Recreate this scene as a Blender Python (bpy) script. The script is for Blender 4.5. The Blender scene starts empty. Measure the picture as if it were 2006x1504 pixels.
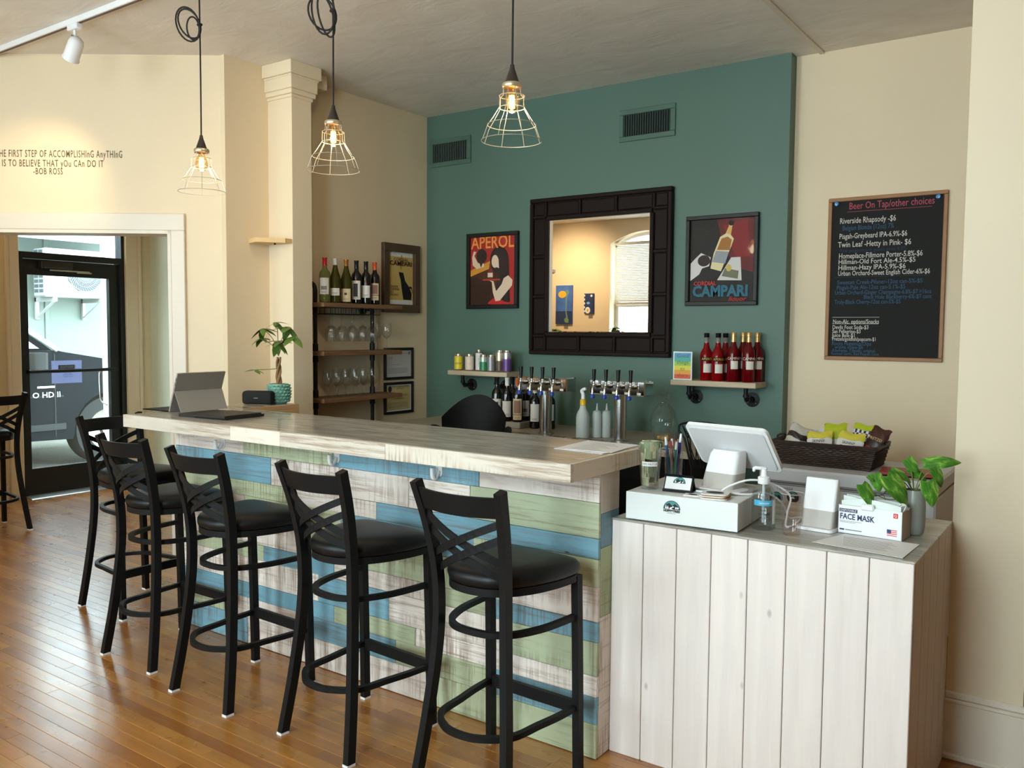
import bpy, bmesh, math, random
from mathutils import Vector, Matrix, Euler
R = math.radians
PI = math.pi
random.seed(7)
scene = bpy.context.scene
C = scene.collection

# ------------------------------------------------------------------ camera
cam_d = bpy.data.cameras.new('camera')
cam = bpy.data.objects.new('camera', cam_d)
C.objects.link(cam)
cam_d.sensor_fit = 'HORIZONTAL'
cam_d.sensor_width = 36.0
cam_d.lens = 1688.64 / 2006 * 36.0
cam_d.clip_start = 0.05
YAW, PIT, ROL = .6148, -.0619, .0078
_F = Vector((-math.sin(YAW) * math.cos(PIT), math.cos(YAW) * math.cos(PIT), math.sin(PIT)))
_Rr = Vector((math.cos(YAW), math.sin(YAW), 0))
_U = _Rr.cross(_F)
_R2 = math.cos(ROL) * _Rr + math.sin(ROL) * _U
_U2 = -math.sin(ROL) * _Rr + math.cos(ROL) * _U
_m = Matrix((_R2, _U2, -_F)).transposed().to_4x4()
_m.translation = Vector((1.4352, -2.5571, 1.4919))
cam.matrix_world = _m
scene.camera = cam

# ------------------------------------------------------------------ world, lights, exposure
world = bpy.data.worlds.new('world')
scene.world = world
world.use_nodes = True
_bg = world.node_tree.nodes['Background']
_bg.inputs[0].default_value = (0.87, 0.94, 1.0, 1)
_bg.inputs[1].default_value = 20.0

REAR_Y = -3.65
CEIL = 3.156
WINDOW_X = (-4.3, -2.0, .3)         # the windows of the wall behind the camera
def area_light(name, loc, rot, sx, sy, power, col):
    d = bpy.data.lights.new(name, 'AREA')
    d.shape = 'RECTANGLE'; d.size = sx; d.size_y = sy; d.energy = power; d.color = col
    o = bpy.data.objects.new(name, d); C.objects.link(o)
    o.location = loc; o.rotation_euler = rot
    return o
for _i, _x in enumerate(WINDOW_X):             # overcast daylight standing outside each rear window
    area_light('window_daylight', (_x, REAR_Y - .45, 1.75), (R(90), 0, 0), 1.3, 2.3,
               (60, 200, 290)[_i], (.96, .97, 1.0))
scene.view_settings.view_transform = 'Standard'
scene.view_settings.look = 'None'
scene.view_settings.exposure = -0.66
scene.view_settings.gamma = 1.0
scene.view_settings.use_curve_mapping = False
scene.cycles.use_denoising = True
scene.cycles.max_bounces = 10
scene.cycles.diffuse_bounces = 5
scene.cycles.transparent_max_bounces = 24
scene.cycles.caustics_reflective = False
scene.cycles.caustics_refractive = False
scene.cycles.sample_clamp_indirect = 6.0

# ------------------------------------------------------------------ materials
def lin(c):
    out = []
    for v in c[:3]:
        v = v / 255.0
        out.append(v / 12.92 if v <= .04045 else ((v + .055) / 1.055) ** 2.4)
    return (*out, 1.0)
MATS = {}
def nt(name):
    m = bpy.data.materials.new(name); m.use_nodes = True
    t = m.node_tree
    b = t.nodes['Principled BSDF']
    return m, t, b
def node(t, typ, **kw):
    n = t.nodes.new(typ)
    for k, v in kw.items():
        setattr(n, k, v)
    return n
def M(name, col=(200, 200, 200), rough=.5, metal=0.0, spec=.5, trans=0.0, ior=1.45, emis=0.0, ecol=None,
      var=0.0, vscale=6.0, vstretch=(1, 1, 1), bump=0.0, bscale=120.0, coat=0.0, alpha=1.0, sheen=0.0, sub=0.0):
    if name in MATS: return MATS[name]
    m, t, b = nt(name)
    c = lin(col)
    b.inputs['Base Color'].default_value = c
    b.inputs['Roughness'].default_value = rough
    b.inputs['Metallic'].default_value = metal
    b.inputs['Specular IOR Level'].default_value = spec
    b.inputs['Transmission Weight'].default_value = trans
    b.inputs['IOR'].default_value = ior
    b.inputs['Coat Weight'].default_value = coat
    b.inputs['Alpha'].default_value = alpha
    if emis:
        b.inputs['Emission Color'].default_value = lin(ecol or col)
        b.inputs['Emission Strength'].default_value = emis
    if var or bump:
        tc = node(t, 'ShaderNodeTexCoord')
        mp = node(t, 'ShaderNodeMapping'); mp.inputs['Scale'].default_value = vstretch
        t.links.new(tc.outputs['Object'], mp.inputs[0])
    if var:
        n = node(t, 'ShaderNodeTexNoise'); n.inputs['Scale'].default_value = vscale
        n.inputs['Detail'].default_value = 6; n.inputs['Roughness'].default_value = .6
        t.links.new(mp.outputs[0], n.inputs['Vector'])
        r = node(t, 'ShaderNodeValToRGB')
        r.color_ramp.elements[0].position = .3; r.color_ramp.elements[1].position = .7
        r.color_ramp.elements[0].color = tuple(max(0, x * (1 - var)) for x in c[:3]) + (1,)
        r.color_ramp.elements[1].color = tuple(min(1, x * (1 + var)) for x in c[:3]) + (1,)
        t.links.new(n.outputs['Fac'], r.inputs[0]); t.links.new(r.outputs[0], b.inputs['Base Color'])
    if bump:
        n2 = node(t, 'ShaderNodeTexNoise'); n2.inputs['Scale'].default_value = bscale; n2.inputs['Detail'].default_value = 3
        t.links.new(mp.outputs[0], n2.inputs['Vector'])
        bp = node(t, 'ShaderNodeBump'); bp.inputs['Strength'].default_value = bump; bp.inputs['Distance'].default_value = .004
        t.links.new(n2.outputs['Fac'], bp.inputs['Height']); t.links.new(bp.outputs[0], b.inputs['Normal'])
    MATS[name] = m
    return m
def thin_glass(name, tint=(255, 255, 255), refl=.03, rough=.02, edge=.35):
    """a thin sheet: lets light straight through, mirrors more at grazing angles"""
    if name in MATS: return MATS[name]
    m, t, b = nt(name); t.nodes.remove(b)
    out = t.nodes['Material Output']
    tr = node(t, 'ShaderNodeBsdfTransparent'); tr.inputs[0].default_value = lin(tint)
    gl = node(t, 'ShaderNodeBsdfGlossy'); gl.inputs['Roughness'].default_value = rough
    lw = node(t, 'ShaderNodeLayerWeight'); lw.inputs[0].default_value = .35
    mt = node(t, 'ShaderNodeMath', operation='MULTIPLY_ADD'); mt.inputs[1].default_value = edge; mt.inputs[2].default_value = refl
    mx = node(t, 'ShaderNodeMixShader')
    t.links.new(lw.outputs['Facing'], mt.inputs[0]); t.links.new(mt.outputs[0], mx.inputs[0])
    t.links.new(tr.outputs[0], mx.inputs[1]); t.links.new(gl.outputs[0], mx.inputs[2])
    t.links.new(mx.outputs[0], out.inputs[0])
    MATS[name] = m
    return m
def ramp(t, stops):
    r = node(t, 'ShaderNodeValToRGB'); e = r.color_ramp.elements
    while len(e) < len(stops): e.new(.5)
    for k, (p, c) in enumerate(stops):
        e[k].position = p; e[k].color = c if len(c) == 4 else lin(c)
    return r
def mixc(t, f, a, b_, mode='MIX'):
    n = node(t, 'ShaderNodeMix', data_type='RGBA', blend_type=mode)
    for sock, v in ((n.inputs[0], f), (n.inputs[6], a), (n.inputs[7], b_)):
        if hasattr(v, 'links'): t.links.new(v, sock)
        else: sock.default_value = v
    return n.outputs[2]
def noise(t, vec, scale, detail=5, rough=.55, dist=0.0):
    n = node(t, 'ShaderNodeTexNoise'); n.inputs['Scale'].default_value = scale
    n.inputs['Detail'].default_value = detail; n.inputs['Roughness'].default_value = rough; n.inputs['Distortion'].default_value = dist
    t.links.new(vec, n.inputs['Vector'])
    return n.outputs['Fac']
def plank_vec(t, scale):
    """object coordinates shifted by the plank's own random number, stretched along the grain"""
    tc = node(t, 'ShaderNodeTexCoord')
    at = node(t, 'ShaderNodeAttribute', attribute_name='rnd')
    mu = node(t, 'ShaderNodeVectorMath', operation='MULTIPLY_ADD')
    mu.inputs[1].default_value = (37.0, 19.0, 53.0)
    t.links.new(at.outputs['Fac'], mu.inputs[0]); t.links.new(tc.outputs['Object'], mu.inputs[2])
    mp = node(t, 'ShaderNodeMapping'); mp.inputs['Scale'].default_value = scale
    t.links.new(mu.outputs[0], mp.inputs[0])
    return mp.outputs[0], at.outputs['Fac'], mu.outputs[0]
def scaled(t, vec, s):
    mp = node(t, 'ShaderNodeMapping'); mp.inputs['Scale'].default_value = s
    t.links.new(vec, mp.inputs[0]); return mp.outputs[0]
def washed_wood(name, paint, paint2, wood=(126, 96, 76), wear=.5, axis=0, saw=.5, rough=.55):
    """painted reclaimed board: paint worn along the grain, saw marks across it"""
    if name in MATS: return MATS[name]
    m, t, b = nt(name)
    g = [70, 70, 70]; g[axis] = 3.4
    v, rnd, raw = plank_vec(t, tuple(g))
    n1 = noise(t, v, 1.0, 9, .72)
    base = mixc(t, noise(t, scaled(t, raw, (3, 3, 9)), 1.6, 5, .65), lin(paint), lin(paint2))
    tone = node(t, 'ShaderNodeMapRange'); tone.inputs['To Min'].default_value = .86; tone.inputs['To Max'].default_value = 1.08
    t.links.new(rnd, tone.inputs['Value'])
    tn = node(t, 'ShaderNodeVectorMath', operation='SCALE'); t.links.new(base, tn.inputs[0]); t.links.new(tone.outputs[0], tn.inputs['Scale'])
    base = tn.outputs[0]
    worn = ramp(t, [(wear - .10, (.25, .25, .25, 1)), (min(.99, wear + .05), (1, 1, 1, 1))])
    t.links.new(n1, worn.inputs[0])
    pw = [9, 9, 9]; pw[axis] = 1.3
    area = ramp(t, [(.40, (1, 1, 1, 1)), (.60, (0, 0, 0, 1))]); t.links.new(noise(t, scaled(t, raw, tuple(pw)), 1.0, 4), area.inputs[0])
    mxw = node(t, 'ShaderNodeMath', operation='MAXIMUM'); t.links.new(worn.outputs[0], mxw.inputs[0]); t.links.new(area.outputs[0], mxw.inputs[1])
    col = mixc(t, mxw.outputs[0], lin(wood), base)
    s = [5, 5, 5]; s[axis] = 95
    n2 = noise(t, scaled(t, raw, tuple(s)), 1.0, 3, .5)
    st = ramp(t, [(.50, (0, 0, 0, 1)), (.58, (1, 1, 1, 1))]); t.links.new(n2, st.inputs[0])
    patch = ramp(t, [(.42, (0, 0, 0, 1)), (.62, (1, 1, 1, 1))]); t.links.new(noise(t, scaled(t, raw, (2.2, 2.2, 7)), 1.0, 3), patch.inputs[0])
    on = node(t, 'ShaderNodeMath', operation='GREATER_THAN'); on.inputs[1].default_value = 1 - saw; t.links.new(rnd, on.inputs[0])
    f = node(t, 'ShaderNodeMath', operation='MULTIPLY'); t.links.new(st.outputs[0], f.inputs[0]); t.links.new(patch.outputs[0], f.inputs[1])
    f2 = node(t, 'ShaderNodeMath', operation='MULTIPLY'); t.links.new(f.outputs[0], f2.inputs[0]); t.links.new(on.outputs[0], f2.inputs[1])
    f3 = node(t, 'ShaderNodeMath', operation='MULTIPLY'); t.links.new(f2.outputs[0], f3.inputs[0]); f3.inputs[1].default_value = .62
    col = mixc(t, f3.outputs[0], col, lin(wood))
    vo = node(t, 'ShaderNodeTexVoronoi'); vo.inputs['Scale'].default_value = 1.0
    k = [9, 9, 9]; k[axis] = 3.2
    t.links.new(scaled(t, raw, tuple(k)), vo.inputs['Vector'])
    kn = ramp(t, [(.015, (1, 1, 1, 1)), (.05, (0, 0, 0, 1))]); t.links.new(vo.outputs['Distance'], kn.inputs[0])
    col = mixc(t, kn.outputs[0], col, lin((60, 48, 40)))
    t.links.new(col, b.inputs['Base Color'])
    b.inputs['Roughness'].default_value = rough
    bp = node(t, 'ShaderNodeBump'); bp.inputs['Strength'].default_value = .25; bp.inputs['Distance'].default_value = .002
    t.links.new(n1, bp.inputs['Height']); t.links.new(bp.outputs[0], b.inputs['Normal'])
    MATS[name] = m
    return m
def knotty_pine(name, col_):
    m, t, b = nt(name)
    tc = node(t, 'ShaderNodeTexCoord')
    at = node(t, 'ShaderNodeAttribute', attribute_name='rnd')
    mu = node(t, 'ShaderNodeVectorMath', operation='MULTIPLY_ADD'); mu.inputs[1].default_value = (31, 7, 43)
    t.links.new(at.outputs['Fac'], mu.inputs[0]); t.links.new(tc.outputs['Object'], mu.inputs[2])
    raw = mu.outputs[0]
    g = noise(t, scaled(t, raw, (26, 26, 1.6)), 1.0, 7, .6, .4)
    r = ramp(t, [(.3, tuple(int(x * .95) for x in col_)), (.7, col_)]); t.links.new(g, r.inputs[0])
    vo = node(t, 'ShaderNodeTexVoronoi'); vo.inputs['Scale'].default_value = 1.0; t.links.new(scaled(t, raw, (9.5, 9.5, 5.0)), vo.inputs['Vector'])
    k = ramp(t, [(.03, (1, 1, 1, 1)), (.085, (0, 0, 0, 1))]); t.links.new(vo.outputs['Distance'], k.inputs[0])
    kf = node(t, 'ShaderNodeMath', operation='MULTIPLY'); t.links.new(k.outputs[0], kf.inputs[0]); kf.inputs[1].default_value = .45
    st = ramp(t, [(.60, (0, 0, 0, 1)), (.70, (1, 1, 1, 1))]); t.links.new(noise(t, scaled(t, raw, (10, 10, .9)), 1.3, 4), st.inputs[0])
    sf = node(t, 'ShaderNodeMath', operation='MULTIPLY'); t.links.new(st.outputs[0], sf.inputs[0]); sf.inputs[1].default_value = .22
    c = mixc(t, sf.outputs[0], r.outputs[0], lin((196, 180, 168)))
    c = mixc(t, kf.outputs[0], c, lin((120, 108, 100)))
    t.links.new(c, b.inputs['Base Color']); b.inputs['Roughness'].default_value = .5
    MATS[name] = m
    return m
def oak_floor():
    m, t, b = nt('oak_floor')
    v, rnd, raw = plank_vec(t, (2.2, 34, 34))
    grain = noise(t, v, 1.0, 8, .62, .6)
    tone = ramp(t, [(0.0, (150, 90, 36)), (.35, (170, 110, 48)), (.65, (182, 124, 58)), (1.0, (156, 96, 40))])
    t.links.new(rnd, tone.inputs[0])
    gr = ramp(t, [(.34, (0, 0, 0, 1)), (.56, (1, 1, 1, 1))]); t.links.new(grain, gr.inputs[0])
    col = mixc(t, .26, tone.outputs[0], gr.outputs[0], 'MULTIPLY')
    wear = ramp(t, [(.40, (0, 0, 0, 1)), (.62, (1, 1, 1, 1))]); t.links.new(noise(t, scaled(t, raw, (1, 1, 1)), 1.1, 4), wear.inputs[0])
    col = mixc(t, .14, col, wear.outputs[0], 'MULTIPLY')
    t.links.new(col, b.inputs['Base Color'])
    rr = node(t, 'ShaderNodeMapRange'); rr.inputs['To Min'].default_value = .20; rr.inputs['To Max'].default_value = .38
    t.links.new(noise(t, scaled(t, raw, (2, 2, 2)), 2.0, 4), rr.inputs['Value']); t.links.new(rr.outputs[0], b.inputs['Roughness'])
    b.inputs['Coat Weight'].default_value = .55; b.inputs['Coat Roughness'].default_value = .20
    MATS['oak_floor'] = m
    return m
def stone_top(name, c1=(150, 142, 130), c2=(106, 99, 88), rough=.26):
    m, t, b = nt(name)
    tc = node(t, 'ShaderNodeTexCoord')
    v = scaled(t, tc.outputs['Object'], (1.1, 5.5, 5))
    n = noise(t, v, 2.6, 8, .62, 1.4)
    r = ramp(t, [(.32, c2), (.5, tuple((a + b_) // 2 for a, b_ in zip(c1, c2))), (.68, c1)])
    t.links.new(n, r.inputs[0]); t.links.new(r.outputs[0], b.inputs['Base Color'])
    b.inputs['Roughness'].default_value = rough
    MATS[name] = m
    return m
def wall_paint(name, col, bump=.06, rough=.6, var=.03):
    return M(name, col, rough=rough, var=var, vscale=1.3, bump=bump, bscale=90)
def plaster_ceiling():
    m, t, b = nt('plaster_ceiling')
    tc = node(t, 'ShaderNodeTexCoord')
    n = noise(t, scaled(t, tc.outputs['Object'], (1.2, 2.4, 1)), 2.2, 7, .6, .8)
    r = ramp(t, [(.3, (222, 214, 203)), (.7, (236, 229, 219))]); t.links.new(n, r.inputs[0])
    t.links.new(r.outputs[0], b.inputs['Base Color']); b.inputs['Roughness'].default_value = .55
    bp = node(t, 'ShaderNodeBump'); bp.inputs['Strength'].default_value = .30; bp.inputs['Distance'].default_value = .02
    t.links.new(n, bp.inputs['Height']); t.links.new(bp.outputs[0], b.inputs['Normal'])
    MATS['plaster_ceiling'] = m
    return m

OAK = oak_floor()
TOP = stone_top('stone_laminate', (190, 185, 177), (136, 130, 122), .2)
CEILM = plaster_ceiling()
CREAM = wall_paint('cream_paint', (224, 205, 175))
TEAL = wall_paint('teal_paint', (82, 109, 98), rough=.5)
GREENP = wall_paint('sage_paint', (216, 222, 202))
TRIM = M('white_trim', (220, 209, 194), rough=.4)
CREAMTRIM = M('cream_trim', (226, 210, 183), rough=.45)
BLACKM = M('black_metal', (17, 17, 18), rough=.5, spec=.22)
VINYL = M('black_vinyl', (15, 15, 16), rough=.42, spec=.3, bump=.05, bscale=300)
IRON = M('black_iron_pipe', (24, 24, 25), rough=.5, metal=.4)
STEEL = M('brushed_steel', (196, 194, 190), rough=.22, metal=1.0)
CHROME = M('chrome', (225, 225, 225), rough=.06, metal=1.0)
WHITEP = M('white_plastic', (232, 232, 234), rough=.35)
GREYP = M('grey_plastic', (176, 170, 164), rough=.4)
BLACKP = M('black_plastic', (13, 13, 14), rough=.55, spec=.15)
PAPER = M('white_paper', (232, 230, 230), rough=.7)
INK = M('dark_ink', (40, 38, 44), rough=.7)
GREYINK = M('grey_ink', (120, 118, 120), rough=.7)
GLASS = thin_glass('clear_glass')
PANE = thin_glass('window_pane', (236, 246, 246), .05)
WW = washed_wood('white_washed_board', (240, 229, 221), (218, 202, 192), (142, 110, 92), .46, 0, .85)
WB = washed_wood('blue_washed_board', (122, 178, 204), (116, 150, 160), (112, 104, 98), .46, 0, .65)
WG = washed_wood('green_washed_board', (190, 200, 168), (168, 172, 140), (126, 112, 88), .45, 0, .6)
WEDGE = washed_wood('white_washed_edge', (228, 217, 204), (204, 188, 170), (146, 116, 92), .50, 0, .85)
WVERT = knotty_pine('white_stained_pine', (236, 225, 220))
OLDWOOD = M('weathered_shelf_wood', (186, 168, 144), rough=.6, var=.16, vscale=4, vstretch=(1, 14, 14))
BROWNWOOD = M('brown_shelf_wood', (116, 84, 58), rough=.5, var=.2, vscale=4, vstretch=(14, 1, 14))
DARKFRAME = M('espresso_frame', (30, 20, 17), rough=.5, spec=.14, var=.1, vscale=5)
# ------------------------------------------------------------------ mesh builder
def cr(pts, n=6, closed=False):
    """Catmull-Rom through points"""
    P = [Vector(p) for p in pts]; out = []
    N = len(P)
    rng = N if closed else N - 1
    for i in range(rng):
        p0 = P[(i - 1) % N] if closed or i > 0 else P[0] * 2 - P[1]
        p1 = P[i]; p2 = P[(i + 1) % N]
        p3 = P[(i + 2) % N] if closed or i + 2 < N else P[-1] * 2 - P[-2]
        for k in range(n):
            t = k / n
            out.append(.5 * ((2 * p1) + (p2 - p0) * t + (2 * p0 - 5 * p1 + 4 * p2 - p3) * t * t + (3 * p1 - p0 - 3 * p2 + p3) * t ** 3))
    if not closed: out.append(P[-1])
    return out
class MB:
    def __init__(s):
        s.v = []; s.f = []; s.m = []; s.rnd = []; s._r = 0.0; s._m = 0
    def add(s, vs, fs):
        k = len(s.v)
        s.v += [tuple(v) for v in vs]; s.rnd += [s._r] * len(vs)
        for f in fs:
            s.f.append(tuple(i + k for i in f)); s.m.append(s._m)
        return s
    def box(s, x0, x1, y0, y1, z0, z1, mat=None):
        vs = [(x, y, z) for z in (z0, z1) for y in (y0, y1) for x in (x0, x1)]
        if mat is not None: vs = [mat @ Vector(v) for v in vs]
        return s.add(vs, [(0, 2, 3, 1), (4, 5, 7, 6), (0, 1, 5, 4), (2, 6, 7, 3), (0, 4, 6, 2), (1, 3, 7, 5)])
    def bbox(s, x0, x1, y0, y1, z0, z1, b=.004, mat=None):
        """box with all edges chamfered"""
        cx, cy, cz = (x0 + x1) / 2, (y0 + y1) / 2, (z0 + z1) / 2
        hx, hy, hz = abs(x1 - x0) / 2, abs(y1 - y0) / 2, abs(z1 - z0) / 2
        b = min(b, hx * .9, hy * .9, hz * .9)
        bm = bmesh.new(); bmesh.ops.create_cube(bm, size=2)
        for v in bm.verts: v.co = Vector((cx + v.co.x * hx, cy + v.co.y * hy, cz + v.co.z * hz))
        bmesh.ops.bevel(bm, geom=bm.edges[:], offset=b, segments=1, affect='EDGES')
        bm.verts.index_update()
        vs = [v.co.copy() for v in bm.verts]
        if mat is not None: vs = [mat @ v for v in vs]
        fs = [tuple(v.index for v in f.verts) for f in bm.faces]
        bm.free()
        return s.add(vs, fs)
    def rbox(s, x0, x1, y0, y1, z0, z1, r, n=5, mat=None):
        """box with rounded vertical edges"""
        P = []
        for cx, cy, a in ((x1 - r, y1 - r, 0), (x0 + r, y1 - r, 90), (x0 + r, y0 + r, 180), (x1 - r, y0 + r, 270)):
            for k in range(n + 1):
                q = R(a + 90 * k / n); P.append((cx + r * math.cos(q), cy + r * math.sin(q)))
        return s.prism(P, z0, z1, mat=mat)
    def prism(s, poly, z0, z1, mat=None, cap=True):
        n = len(poly)
        vs = [Vector((p[0], p[1], z0)) for p in poly] + [Vector((p[0], p[1], z1)) for p in poly]
        if mat is not None: vs = [mat @ v for v in vs]
        fs = [(i, (i + 1) % n, n + (i + 1) % n, n + i) for i in range(n)]
        if cap: fs += [tuple(range(n - 1, -1, -1)), tuple(range(n, 2 * n))]
        return s.add(vs, fs)
    def cyl(s, p0, p1, r0, r1=None, n=16, caps=True):
        r1 = r0 if r1 is None else r1
        p0 = Vector(p0); p1 = Vector(p1); d = (p1 - p0).normalized()
        a = d.orthogonal().normalized(); b = d.cross(a)
        vs = []
        for p, r in ((p0, r0), (p1, r1)):
            for k in range(n):
                q = 2 * PI * k / n; vs.append(p + (a * math.cos(q) + b * math.sin(q)) * r)
        fs = [(k, (k + 1) % n, n + (k + 1) % n, n + k) for k in range(n)]
        if caps: fs += [tuple(range(n - 1, -1, -1)), tuple(range(n, 2 * n))]
        return s.add(vs, fs)
    def tube(s, pts, r, n=8, closed=False, caps=True):
        P = [Vector(p) for p in pts]; N = len(P); vs = []; ref = None
        for i in range(N):
            if closed: d = (P[(i + 1) % N] - P[i - 1]).normalized()
            else: d = (P[min(i + 1, N - 1)] - P[max(i - 1, 0)]).normalized()
            if ref is None: ref = d.orthogonal().normalized()
            a = (ref - d * ref.dot(d))
            a = a.normalized() if a.length > 1e-6 else d.orthogonal().normalized()
            ref = a; b = d.cross(a)
            rr = r[i] if isinstance(r, (list, tuple)) else r
            for k in range(n):
                q = 2 * PI * k / n; vs.append(P[i] + (a * math.cos(q) + b * math.sin(q)) * rr)
        fs = []
        for i in range(N if closed else N - 1):
            j = (i + 1) % N
            for k in range(n): fs.append((i * n + k, i * n + (k + 1) % n, j * n + (k + 1) % n, j * n + k))
        if caps and not closed: fs += [tuple(range(n - 1, -1, -1)), tuple(range((N - 1) * n, N * n))]
        return s.add(vs, fs)
    def sweep(s, pts, w, h, ref, closed=False):
        """rectangular bar: w along ref, h across it"""
        P = [Vector(p) for p in pts]; N = len(P); vs = []; ref = Vector(ref).normalized()
        for i in range(N):
            d = ((P[(i + 1) % N] - P[i - 1]) if closed else (P[min(i + 1, N - 1)] - P[max(i - 1, 0)])).normalized()
            a = (ref - d * ref.dot(d)).normalized(); b = d.cross(a)
            for x, y in ((-1, -1), (1, -1), (1, 1), (-1, 1)): vs.append(P[i] + a * (x * w / 2) + b * (y * h / 2))
        fs = []
        for i in range(N if closed else N - 1):
            j = (i + 1) % N
            for k in range(4): fs.append((i * 4 + k, i * 4 + (k + 1) % 4, j * 4 + (k + 1) % 4, j * 4 + k))
        if not closed: fs += [(3, 2, 1, 0), tuple((N - 1) * 4 + k for k in range(4))]
        return s.add(vs, fs)
    def lathe(s, prof, n=24, c=(0, 0, 0), a0=0.0, a1=360.0):
        full = abs(a1 - a0) >= 359.9
        K = n if full else n + 1
        vs = []; idx = []
        for r, z in prof:
            row = []
            if r < 1e-6 and full:
                row = [len(vs)] * K; vs.append((c[0], c[1], c[2] + z))
            else:
                for k in range(K):
                    q = R(a0 + (a1 - a0) * k / n); row.append(len(vs)); vs.append((c[0] + r * math.cos(q), c[1] + r * math.sin(q), c[2] + z))
            idx.append(row)
        fs = []
        for i in range(len(prof) - 1):
            for k in range(n):
                k2 = (k + 1) % K
                q = []
                for t in (idx[i][k], idx[i][k2], idx[i + 1][k2], idx[i + 1][k]):
                    if t not in q: q.append(t)
                if len(q) > 2: fs.append(tuple(q))
        return s.add(vs, fs)
    def loft(s, rings, capa=True, capb=True):
        n = len(rings[0]); vs = [p for r in rings for p in r]; fs = []
        for i in range(len(rings) - 1):
            for k in range(n): fs.append((i * n + k, i * n + (k + 1) % n, (i + 1) * n + (k + 1) % n, (i + 1) * n + k))
        if capa: fs.append(tuple(range(n - 1, -1, -1)))
        if capb: fs.append(tuple(range((len(rings) - 1) * n, len(rings) * n)))
        return s.add(vs, fs)
    def grid(s, fn, nu, nv):
        vs = [fn(i / nu, j / nv) for j in range(nv + 1) for i in range(nu + 1)]
        fs = [(j * (nu + 1) + i, j * (nu + 1) + i + 1, (j + 1) * (nu + 1) + i + 1, (j + 1) * (nu + 1) + i) for j in range(nv) for i in range(nu)]
        return s.add(vs, fs)
    def sphere(s, c, r, n=14, m=8, sz=1.0):
        return s.lathe([(r * math.sin(PI * k / m), -r * sz * math.cos(PI * k / m)) for k in range(m + 1)], n, c)
    def poly(s, pts):
        return s.add(pts, [tuple(range(len(pts)))])
    def mesh(s, name):
        me = bpy.data.meshes.new(name)
        me.from_pydata(s.v, [], s.f)
        if any(s.m): me.polygons.foreach_set('material_index', s.m)
        at = me.attributes.new('rnd', 'FLOAT', 'POINT'); at.data.foreach_set('value', s.rnd)
        return me
    def build(s, name, mat, parent=None, smooth=False, loc=None, rot=None, angle=None):
        me = s.mesh(name)
        for mm in (mat if isinstance(mat, (list, tuple)) else [mat]): me.materials.append(mm)
        bm = bmesh.new(); bm.from_mesh(me)
        bmesh.ops.recalc_face_normals(bm, faces=bm.faces)
        bm.to_mesh(me); bm.free()
        if smooth:
            me.polygons.foreach_set('use_smooth', [True] * len(me.polygons))
            try: me.set_sharp_from_angle(angle=R(angle or 40))
            except Exception: pass
        me.update()
        o = bpy.data.objects.new(name, me); C.objects.link(o)
        if parent is not None: o.parent = parent
        if loc is not None: o.location = loc
        if rot is not None: o.rotation_euler = rot
        return o
def tag(o, label=None, cat=None, group=None, kind=None):
    if label: o['label'] = label
    if cat: o['category'] = cat
    if group: o['group'] = group
    if kind: o['kind'] = kind
    return o
def thing(name, label, cat, loc=(0, 0, 0), rz=0.0, group=None, rot=None):
    o = bpy.data.objects.new(name, None); C.objects.link(o)
    o.empty_display_size = .05
    o.location = loc; o.rotation_euler = rot if rot is not None else (0, 0, R(rz))
    return tag(o, label, cat, group)
def struct(o): return tag(o, kind='structure')
def copy_tree(o, parent=None):
    c = o.copy(); C.objects.link(c); c.parent = parent
    for ch in [x for x in bpy.data.objects if x.parent == o]: copy_tree(ch, c)
    return c
KIDS = {}
def dup(root, kids, loc, rot, label, group=None):
    """kids: list of (object, parent) of the source tree"""
    r = root.copy(); C.objects.link(r); r.location = loc; r.rotation_euler = rot; r['label'] = label
    if group: r['group'] = group
    mp = {root.name: r}
    for ch in kids:
        c = ch.copy(); C.objects.link(c); c.parent = mp[ch.parent.name]; mp[ch.name] = c
    return r
def tree(root):
    out = []; todo = [root]
    allo = list(bpy.data.objects)
    while todo:
        p = todo.pop(0)
        for x in allo:
            if x.parent == p: out.append(x); todo.append(x)
    return out
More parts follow.
